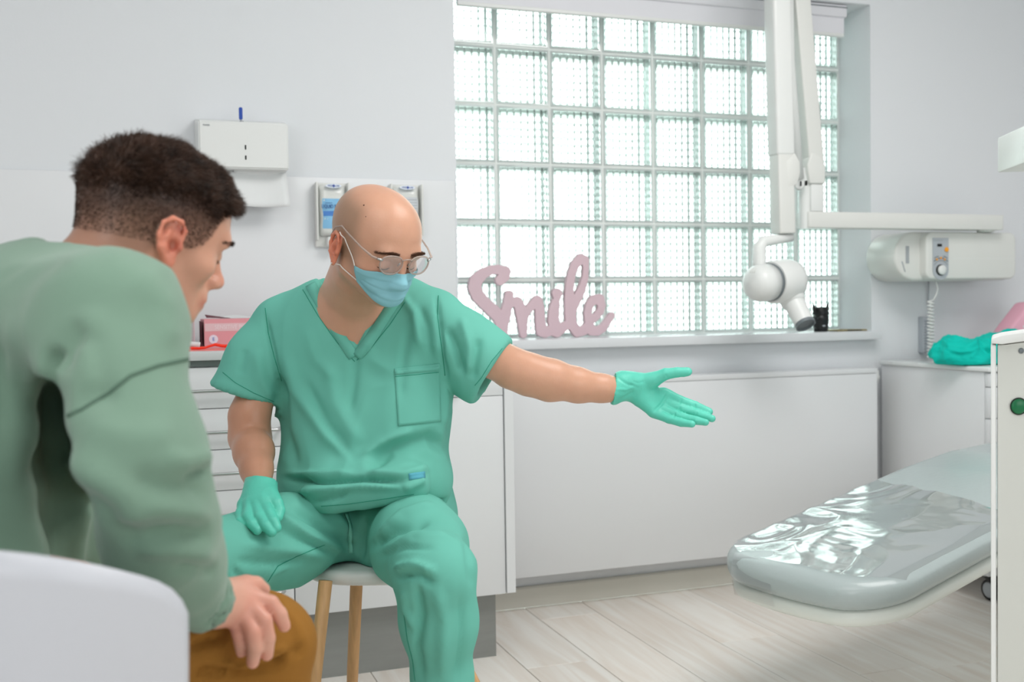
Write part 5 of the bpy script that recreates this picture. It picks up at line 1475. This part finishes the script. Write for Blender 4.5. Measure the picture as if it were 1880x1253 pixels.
V = folds(V, N, [([(1226, 722), (1215, 742), (1198, 758)], 2.6, -.0030), ([(1133, 693), (1150, 705), (1172, 712)], 2.5, -.002), ([(1130, 715), (1150, 716), (1170, 708)], 2.5, .0018), ([(1135, 737), (1150, 728), (1165, 718)], 2.5, -.0018), ([(1160, 700), (1172, 704), (1184, 700)], 2, -.001),
                 ([(1222, 688), (1226, 694)], 1.8, -.0015), ([(1252, 732), (1248, 742)], 1.8, -.002), ([(1277, 742), (1274, 752)], 1.8, -.0018), ([(1250, 748), (1246, 757)], 1.8, -.002), ([(1280, 757), (1277, 765)], 1.8, -.0018), ([(1240, 758), (1236, 767)], 1.6, -.002)])
gv = obj('glove', (V, F), M['glove'], man, True)
rimc = DR(1125.5, 716, D_); fr = axis_frame(rimc, CR @ np.array([-1, .12, .0])); th_ = np.linspace(0, 2 * math.pi, 37)[:-1]
obj('cuff_bead', tube([fr[1] + fr[0] @ np.array([.0305 * math.cos(a), .0305 * math.sin(a), 0]) for a in th_], .0013, 8, closed=True), M['glove'], gv, True)
# resting hand on the thigh
z_ = lambda px, py, d, r_: (DR(px, py, d), r_)
pl_ = [z_(478, 893, 2.055, .026), z_(470, 925, 2.005, .020), z_(480, 900, 2.04, .025), z_(484, 926, 2.0, .019), z_(474, 900, 2.04, .024), z_(452, 928, 2.015, .017), z_(486, 900, 2.04, .021), z_(500, 918, 2.005, .014)]
fg = [[z_(494, 908, 2.02, .0150), z_(508, 925, 1.995, .0125), z_(513, 938, 1.985, .0110), z_(511, 950, 1.975, .0092)],
      [z_(484, 924, 1.995, .0130), z_(494, 944, 1.968, .0118), z_(502, 958, 1.952, .0104), z_(508, 970, 1.945, .0086)],
      [z_(471, 927, 1.995, .0130), z_(478, 950, 1.962, .0118), z_(489, 966, 1.946, .0104), z_(499, 978, 1.94, .0086)],
      [z_(458, 928, 2.0, .0125), z_(456, 950, 1.966, .0113), z_(463, 963, 1.95, .0100), z_(472, 974, 1.942, .0084)],
      [z_(449, 930, 2.01, .0115), z_(441, 946, 1.985, .0102), z_(442, 958, 1.965, .0090), z_(449, 966, 1.955, .0078)]]
cf = [z_(480, 880, 2.075, .0315), z_(479, 896, 2.05, .0275)]
g = hand_mesh('glove', pl_, fg, cf)
cutg(g, DR(480, 884, 2.07), CR @ np.array([.08, .93, -.36]), .06)
g.cone(DR(480, 868, 2.09), DR(478.5, 893, 2.055), .0305, .027, .0, op='sub')
V, F = g.mesh(); V = laplace(V, F, 1, .4); N = vnormals(V, F); V = wrinkle(V, N, 38, .0007, (1, 1, 1), 5)
gv = obj('glove', (V, F), M['glove'], man, True)
fr = axis_frame(DR(480, 884.5, 2.07), CR @ np.array([.08, .93, -.36]))
obj('cuff_bead', tube([fr[1] + fr[0] @ np.array([.0300 * math.cos(a), .0300 * math.sin(a), 0]) for a in th_], .0013, 8, closed=True), M['glove'], gv, True)

# stool
t = thing('stool', 'low stool with a white rounded seat and pale wooden legs under the man in scrubs', 'stool', (.50, 2.19, 0))
sc_ = np.array([.50, 2.19, 0]); ztop_ = .487
g = SDF((.28, 1.95, ztop_ - .05), (.74, 2.43, ztop_ + .02), .005)
X_ = g.ax[0][:, None] - sc_[0]; Y_ = g.ax[1][None, :] - sc_[1]
ca, sa = math.cos(.33), math.sin(.33); u_, v_ = np.abs(X_ * ca - Y_ * sa), np.abs(X_ * sa + Y_ * ca)
d2 = ((u_ / .165) ** 3 + (v_ / .165) ** 3) ** (1 / 3) * .165 - .165
a_, b_ = d2[:, :, None] + .012, np.abs(g.ax[2] - (ztop_ - .014))[None, None, :] - .014 + .012
g.D = (np.sqrt(np.maximum(a_, 0) ** 2 + np.maximum(b_, 0) ** 2) + np.minimum(np.maximum(a_, b_), 0) - .012).astype(np.float32)
V, F = g.mesh(); obj('seat', (laplace(V, F, 1, .4), F), mat('white_stool_seat', (226, 227, 226), .4, .4), t, True)
for k, (ax_, ay_) in enumerate(((-1, -1), (1, -1), (-1, 1), (1, 1))):
    p0 = sc_ + np.array([ax_ * .095, ay_ * .095, ztop_ - .02]); p1 = sc_ + np.array([ax_ * .175, ay_ * .175, 0])
    if k == 0: p0 = DR(598, 1076, 2.07); q = DR(578, 1253, 2.045); p1 = p0 + (q - p0) * (p0[2] / (p0[2] - q[2]))
    if k == 1: p0 = DR(770, 1070, 2.0); q = DR(850, 1225, 1.99); p1 = p0 + (q - p0) * (p0[2] / (p0[2] - q[2]))
    if k == 2: p0 = DR(655, 1070, 2.29); q = DR(647, 1253, 2.33); p1 = p0 + (q - p0) * (p0[2] / (p0[2] - q[2]))
    p0 = p0 + [0, 0, .01]
    p1[2] = 0.0
    obj('leg', tube([p0, p0 * .5 + p1 * .5, p1 * .998 + p0 * .002, p1 + [0, 0, .0005]], [.0135, .0125, .010, .0095], 18), M['wood'], t, True)

# ---- the boy in the foreground
BSC = .955
BA, _ = axes_cam(134, 17, 9)
pe = PD(316, 448, 1.33); bc = pe - BA @ (np.array([-.080, -.006, -.008]) * BSC)
boy = thing('person', 'boy with short dark hair in a sage sweatshirt and ochre trousers, seated, hand on knee', 'person', (0, 1.3, 0))
f2 = ((-.14, .20, .0028),), ((1.24, 1.56, .0028),), ((.93, 1.24, .0028), (.52, .70, .0028))
g = SDF((-.30, .95, .50), (.42, 1.70, 1.26), .0065, f2)
head_sdf(g, bc, BA, BSC, .9, cz=.010)
bn = PD(140, 600, 1.38)
g.cone(bc + BA @ np.array([0, -.035, -.03]), bc + BA @ np.array([0, -.055, -.11]), .056, .058, .03)
g.cone(bc + BA @ np.array([0, -.055, -.10]), bn, .056, .075, .03)
BS, BE, BW = PD(205, 640, 1.20), PD(250, 890, 1.16), PD(392, 1110, 1.29)
g.cone(bn, PD(0, 720, 1.42), .05, .07, .04); g.cone(PD(0, 720, 1.42), PD(-60, 1100, 1.38), .07, .07, .04)
g.cone(bn, BS, .05, .045, .03); g.chain([BS, BE], [.036, .034], .02)
g.chain([BE, BE * .5 + BW * .5, BW], [.034, .032, .0265], .015)
# hand lying over the knee, part of the body
b_ = lambda px, py, d, r_: (PD(px, py, d), r_)
pal = [b_(394, 1109, 1.29, .026), b_(440, 1108, 1.315, .021), b_(400, 1102, 1.295, .024), b_(458, 1102, 1.325, .0155), b_(402, 1114, 1.295, .024), b_(448, 1126, 1.31, .0155), b_(405, 1096, 1.30, .019), b_(440, 1080, 1.325, .0125)]
fgs = [[b_(425, 1084, 1.315, .0135), b_(452, 1073, 1.335, .0115), b_(470, 1074, 1.345, .0105), b_(484, 1083, 1.355, .0085)],
       [b_(464, 1100, 1.32, .0120), b_(496, 1109, 1.325, .0108), b_(513, 1129, 1.325, .0098), b_(522, 1150, 1.33, .0080)],
       [b_(457, 1115, 1.31, .0120), b_(484, 1140, 1.305, .0106), b_(491, 1172, 1.31, .0098), b_(490, 1203, 1.32, .0080)],
       [b_(447, 1127, 1.305, .0115), b_(463, 1160, 1.295, .0103), b_(468, 1190, 1.30, .0096), b_(464, 1217, 1.31, .0080)],
       [b_(433, 1133, 1.305, .0105), b_(438, 1160, 1.30, .0092), b_(442, 1180, 1.305, .0085), b_(443, 1198, 1.315, .0072)]]
for i in range(0, len(pal), 2): g.cone(pal[i][0], pal[i + 1][0], pal[i][1], pal[i + 1][1], .010)
D0 = g.D.copy(); out = np.full_like(D0, .5)
for f_ in fgs:
    g.D = np.full_like(D0, .5); g.chain([q[0] for q in f_], [q[1] for q in f_], .002); out = np.minimum(out, g.D)
hh = np.clip(.5 + .5 * (out - D0) / .006, 0, 1); g.D = out * (1 - hh) + D0 * hh - .006 * hh * (1 - hh)
V, F = g.mesh(); V = laplace(V, F, 1, .35); N = vnormals(V, F)
body2 = obj('body', (V, F), M['skin'], boy, True)
lc = to_local(V, bc, BA, BSC)
col = np.tile(np.array(lin((206, 154, 130))), (len(V), 1))
ear = sstep(.077, .083, np.abs(lc[:, 0])) * sstep(.034, .024, np.abs(lc[:, 1] + .006)) * sstep(.037, .030, np.abs(lc[:, 2] + .006)) * (lc[:, 2] > -.06)
def scalp(l):
    """1 where hair grows: height of the hairline runs down behind the ear to the nape"""
    y, z = l[:, 1], l[:, 2]
    line = .006 * vnoise(l * 90) + np.interp(y, [-.12, -.08, -.03, -.012, .0, .02, .04, .055, .07, .10], [-.060, -.055, -.035, -.004, .004, -.006, .010, .045, .062, .075])
    return z - line
sg = scalp(lc)
hd = sstep(-.014, .014, sg) * (1 - ear) * (lc[:, 2] > -.09)
fade = sstep(.0, .055, lc[:, 2] - .0 + .35 * np.clip(-lc[:, 1], 0, .1))
col = blend(col, hd * (.42 + .5 * fade), (62, 44, 36))
col = blend(col, ear * .8, (212, 128, 104))
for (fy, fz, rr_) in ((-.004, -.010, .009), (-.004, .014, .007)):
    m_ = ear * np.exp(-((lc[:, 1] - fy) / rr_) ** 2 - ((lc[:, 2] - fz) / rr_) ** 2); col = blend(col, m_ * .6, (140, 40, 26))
lip = np.exp(-((lc[:, 2] + .066) / .008) ** 2) * sstep(.075, .088, lc[:, 1]); col = blend(col, lip * .5, (190, 104, 94))
nose = np.exp(-((lc[:, 1] - .112) / .02) ** 2 - ((lc[:, 2] + .03) / .02) ** 2 - (lc[:, 0] / .02) ** 2); col = blend(col, nose * .4, (226, 138, 120))
hn = sstep(.72, .68, V[:, 2]); kn = np.zeros(len(V))
for f_ in fgs:
    for q in f_[:2]: kn += np.exp(-(np.linalg.norm(V - q[0], axis=1) / .016) ** 2)
    kn += np.exp(-(np.linalg.norm(V - f_[-1][0], axis=1) / .012) ** 2)
col = blend(col, hn * .35, (222, 172, 156)); col = blend(col, np.clip(kn, 0, 1) * hn * .35, (214, 132, 116))
set_col(body2, col)
BB = bvh_of(V, F)
# hair: a thick cap of strands on top, a short clipped coat at the sides
r = np.random.default_rng(11)
def scalp_roots(n, lo):
    R_ = []; Nn = []
    while len(R_) < n:
        d = r.normal(size=3); d /= np.linalg.norm(d); 
        if d[2] < -.55: continue
        o = bc + BA @ (np.array([0, -.01, .03]) + d * .25)
        h = BB.ray_cast(Vector(o), Vector(-(BA @ d)))
        if h[0] is None: continue
        p = np.array(h[0]); l = to_local(p[None], bc, BA, BSC)
        if abs(l[0, 0]) > .0785 and l[0, 2] < .03 and abs(l[0, 1] + .006) < .026: continue
        s_ = scalp(l)[0]
        if s_ < lo: continue
        R_.append(p); nn = np.array(h[1]); Nn.append(nn if nn @ (p - bc) > 0 else -nn)
    return np.array(R_), np.array(Nn)
R_, Nn = scalp_roots(34000, 0.0)
ll = to_local(R_, bc, BA, BSC); nl = Nn @ BA
top = sstep(.040, .078, ll[:, 2] - .25 * ll[:, 1] * 0 + .10 * sstep(-.02, -.09, ll[:, 1]) * .2)
clump = vnoise(ll * 55) ; clump2 = vnoise(ll * 30 + 5)
length = .0038 + top * (.014 + .009 * clump) + .004 * top * sstep(.02, .07, ll[:, 1])
flow = np.stack([clump2 * .35, .30 + .3 * clump, .60 + .45 * clump2], 1)
dl = nl * (1.0 - .45 * top[:, None]) + flow * top[:, None] * 1.0 + np.stack([0 * top, -.2 * (1 - top), -.6 * (1 - top)], 1)
dl += r.normal(size=dl.shape) * .22
dl /= np.linalg.norm(dl, axis=1)[:, None]
bend = (BA @ (np.stack([clump2 * .3, .35 + 0 * clump, -.55 - .3 * clump], 1) * top[:, None]).T).T
V2, F2 = hair_strands(R_ - Nn * .001, (BA @ dl.T).T, length, (.00030 + .00034 * top)[:, None], .30, 4, bend, 4)
hr_o = obj('hair', (V2, F2), M['hair'], boy, False); hr_o['kind'] = 'stuff'
hc2 = np.repeat((.75 + .5 * r.random(len(R_))) * (1 + .35 * clump), 15)
for s in (1, -1):
    Rb = []; Db = []
    for i in range(150):
        a = r.random(); x = s * (.012 + .040 * a); z = .022 + .006 * math.sin(a * 2.4) - .006 * a + r.normal() * .0016
        o = bc + BA @ np.array([x, .16, z]); h = BB.ray_cast(Vector(o), Vector(-BA[:, 1]))
        if h[0] is None: continue
        Rb.append(np.array(h[0])); dd = BA @ np.array([s * 1.0, .35, .25 - .3 * a]); Db.append(dd / np.linalg.norm(dd))
    obj('eyebrow', hair_strands(np.array(Rb), np.array(Db), .007, .00032, .15, 3, seed=5), mat('dark_brow_hair', (52, 36, 30), .6, .3), body2, True)
    obj('eyelashes', lash_line(BB, bc, BA, s, BSC), mat('dark_lashes', (40, 28, 24), .6, .3), body2, True)
# fingernails
for f_ in fgs[1:]:
    pass

# sweatshirt
g = SDF((-.46, .88, .50), (.30, 1.75, 1.10), .006)
g.cone(PD(140, 592, 1.37), PD(40, 640, 1.40), .095, .120, .0)
g.cone(PD(30, 668, 1.36), PD(-70, 850, 1.30), .130, .145, .05); g.cone(PD(-70, 850, 1.30), PD(-90, 1110, 1.26), .145, .155, .05)
g.cone(PD(180, 680, 1.48), PD(80, 1000, 1.46), .08, .10, .03)
g.cone(PD(140, 578, 1.33), PD(212, 592, 1.18), .072, .070, .05)
g.cone(PD(70, 600, 1.30), PD(180, 595, 1.18), .080, .070, .05)
g.chain([PD(218, 600, 1.17), PD(212, 720, 1.13), PD(236, 850, 1.11)], [.068, .066, .072], .04)
g.chain([PD(240, 850, 1.11), PD(275, 960, 1.14), PD(308, 1030, 1.20), PD(345, 1084, 1.26)], [.074, .066, .052, .040], .04)
g.chain([PD(340, 1078, 1.25), PD(366, 1102, 1.275)], [.043, .041], .012)
# far arm
g.chain([PD(60, 560, 1.60), PD(150, 760, 1.68), PD(250, 930, 1.70)], [.075, .065, .05], .04)
for dd_ in np.arange(1.0, 1.33, .03):      # the deep gap between sleeve and trunk
    g.chain([PD(100, 665, dd_), PD(88, 740, dd_), PD(98, 850, dd_), PD(118, 930, dd_), PD(142, 1060, dd_)], [.004 * dd_, .010 * dd_, .019 * dd_, .021 * dd_, .022 * dd_], .022, op='sub')
dW = PD(378, 1108, 1.285); wv_ = dW - PD(330, 1060, 1.21); wv_ /= np.linalg.norm(wv_)
x_ = np.cross(wv_, [0, 0, 1.]); x_ /= np.linalg.norm(x_)
g.rbox(dW + wv_ * .06, (.06, .06, .06), np.array([x_, np.cross(wv_, x_), wv_]).T, .001, 0, 'sub')
g.cone(dW + wv_ * .01, dW - wv_ * .03, .031, .029, 0, op='sub')
# neck opening
g.cone(bc + BA @ np.array([0, -.048, -.085]), bc + BA @ np.array([0, -.052, -.01]), .068, .080, .008, op='sub')
V, F = g.mesh(); V = laplace(V, F, 3, .5); N = vnormals(V, F)
V = wrinkle(V, N, 4.5, .009, (1, 1, .7), 41); N = vnormals(V, F); V = wrinkle(V, N, 11, .003, (1, 1, .7), 47); N = vnormals(V, F)
V = folds(V, N, [
    ([(160, 600), (125, 630), (100, 680)], 20, -.012),
    ([(160, 560), (170, 640), (180, 720)], 30, .006), ([(250, 500), (300, 560), (320, 640)], 26, .006), ([(170, 600), (185, 680), (200, 740)], 20, -.007),
    ([(30, 560), (25, 700), (40, 900)], 26, .008), ([(60, 660), (55, 800), (80, 950)], 16, .007), ([(10, 620), (0, 800)], 18, -.006),
    ([(345, 872), (365, 872), (392, 862)], 9, -.016), ([(300, 840), (350, 850), (392, 836)], 15, .007), ([(240, 870), (300, 890), (350, 895), (390, 905)], 16, -.010),
    ([(110, 830), (180, 880), (260, 930)], 24, .010), ([(200, 960), (280, 930), (350, 940), (392, 950)], 18, .010), ([(260, 985), (330, 975), (390, 985)], 14, -.012),
    ([(250, 1010), (320, 1010), (395, 1020)], 14, .008), ([(320, 1040), (360, 1045), (400, 1050)], 9, -.007), ([(150, 900), (220, 960), (270, 1010)], 16, -.008),
    ([(150, 780), (230, 800), (330, 800)], 26, .005), ([(140, 740), (220, 725)], 18, -.004),
])
V = laplace(V, F, 1, .5)
sw = obj('sweatshirt', (V, F), M['sweat'], boy, True)
BS_ = bvh_of(V, F)
obj('drop_shoulder_seam', laid_strip(BS_, [(124, 764), (150, 752), (200, 722), (240, 690), (290, 672), (346, 660)], .0035, .0004, .0010), mat('sweatshirt_seam', (88, 112, 97), .95, .1), sw, True)
# collar ribbing round the neck
ca_ = BA[:, 2] * .98 + BA[:, 1] * .1; fr = axis_frame(bc + BA @ np.array([0, -.050, -.088]), BA @ np.array([0, .05, 1.0]))
obj('collar', tube([fr[1] + fr[0] @ np.array([.071 * math.cos(a), .071 * math.sin(a), 0]) for a in th_], .0075, 10, closed=True, flat=1.0), M['sweat'], sw, True)

# trousers
g = SDF((-.42, 1.00, .04), (.42, 1.95, .74), .0068)
BH, BH2 = PD(0, 1190, 1.28), PD(60, 1160, 1.50)
BK, BK2 = PD(482, 1182, 1.42), PD(330, 1160, 1.72)
g.cone(BH, BH2, .11, .11, .05)
g.chain([BH, BH * .45 + BK * .55, BK], [.105, .082, .062], .04); g.chain([BH2, BK2], [.095, .062], .04)
g.chain([BK, BK + [.0, .02, -.2], BK + [-.02, .03, -.44]], [.060, .056, .05], .03); g.chain([BK2, BK2 + [-.02, 0, -.2], BK2 + [-.04, .0, -.46]], [.060, .055, .05], .03)
V, F = g.mesh(); V = laplace(V, F, 2, .5); N = vnormals(V, F); V = wrinkle(V, N, 8, .005, (1, 1, 1), 61); N = vnormals(V, F)
V = folds(V, N, [(p_, w_, a_ * 1.8) for p_, w_, a_ in [([(345, 1190), (400, 1170), (430, 1150)], 8, -.006), ([(350, 1230), (440, 1240), (520, 1215)], 8, -.008), ([(400, 1210), (450, 1225), (500, 1195), (540, 1200)], 7, .006), ([(500, 1230), (530, 1200), (560, 1190)], 6, -.007), ([(345, 1165), (380, 1160), (420, 1165)], 7, .005), ([(510, 1110), (545, 1150), (560, 1190)], 10, .003)]])
V[:, 2] = np.maximum(V[:, 2], .05)
tb = obj('trousers', (V, F), M['khaki'], boy, True)
for p in (BK + [-.02, .03, 0], BK2 + [-.04, 0, 0]):
    a_ = np.array([p[0], p[1], .05]); fwd = BA[:, 1] * [1, 1, 0]; fwd /= np.linalg.norm(fwd)
    g = SDF(a_ - [.2, .2, .06], a_ + [.2, .2, .09], .007)
    g.cone(a_ - fwd * .03, a_ + fwd * .14 + [0, 0, -.018], .042, .036, .02); g.cone(a_, a_ + [0, 0, .05], .042, .045, .02)
    g.planes([((0, 0, .004), (0, 0, 1))], 0.0)
    vv, ff = g.mesh(); obj('shoe', (vv, ff), M['shoe'], boy, True)

# chair with a moulded shell
t = thing('shell_chair', 'white moulded shell chair in the near left corner under the boy', 'chair', (-.05, 1.25, 0))
ctr = np.array([-.06, 1.30, .47])
edge = [(-620, 1120, 1.42), (-560, 1050, 1.25), (-420, 1015, 1.08), (-220, 1002, .97), (0, 1009, .93), (120, 1024, .94), (205, 1043, .97), (272, 1060, 1.00), (306, 1076, 1.02), (320, 1096, 1.03), (327, 1125, 1.04)]
E_ = np.array([PD(*e) for e in edge])
# resample smoothly
s_ = np.concatenate([[0], np.cumsum(np.linalg.norm(np.diff(E_, axis=0), axis=1))]); s_ /= s_[-1]
uu = np.linspace(0, 1, 56); Et = np.stack([np.interp(uu, s_, E_[:, k]) for k in range(3)], 1)
for _ in range(2): Et[1:-1] = (Et[:-2] + 2 * Et[1:-1] + Et[2:]) / 4
rows = []
for j in range(15):
    v = j / 14
    R_ = []
    for i in range(56):
        p = Et[i].copy(); b = ctr + (np.array([p[0], p[1], 0]) - [ctr[0], ctr[1], 0]) * .86; b[2] = .475
        z = p[2] * (1 - v) + b[2] * v
        w = v ** 2.2
        q = p * (1 - w) + b * w; q[2] = z
        R_.append(q)
    rows.append(R_)
for j in range(1, 7):
    v = j / 6; R_ = []
    for i in range(56):
        p = rows[14][i]; q = p * (1 - v) + ctr * v; q[2] = .475 - .015 * math.sin(v * math.pi / 2); R_.append(q)
    rows.append(R_)
o = obj('seat_shell', sheet(rows, .011), M['chairshell'], t, True)
for p in ((-.20, 1.15), (.06, 1.12), (-.18, 1.46), (.08, 1.44)):
    obj('leg', tube([(p[0] * .6 + ctr[0] * .4, p[1] * .6 + ctr[1] * .4, .44), (p[0], p[1], 0)], [.015, .010], 14), M['wood'], t, True)
obj('underframe', join(box(-.18, .06, 1.27, 1.33, .415, .435, .004), box(-.09, -.03, 1.15, 1.45, .415, .435, .004)), M['metal'], t)
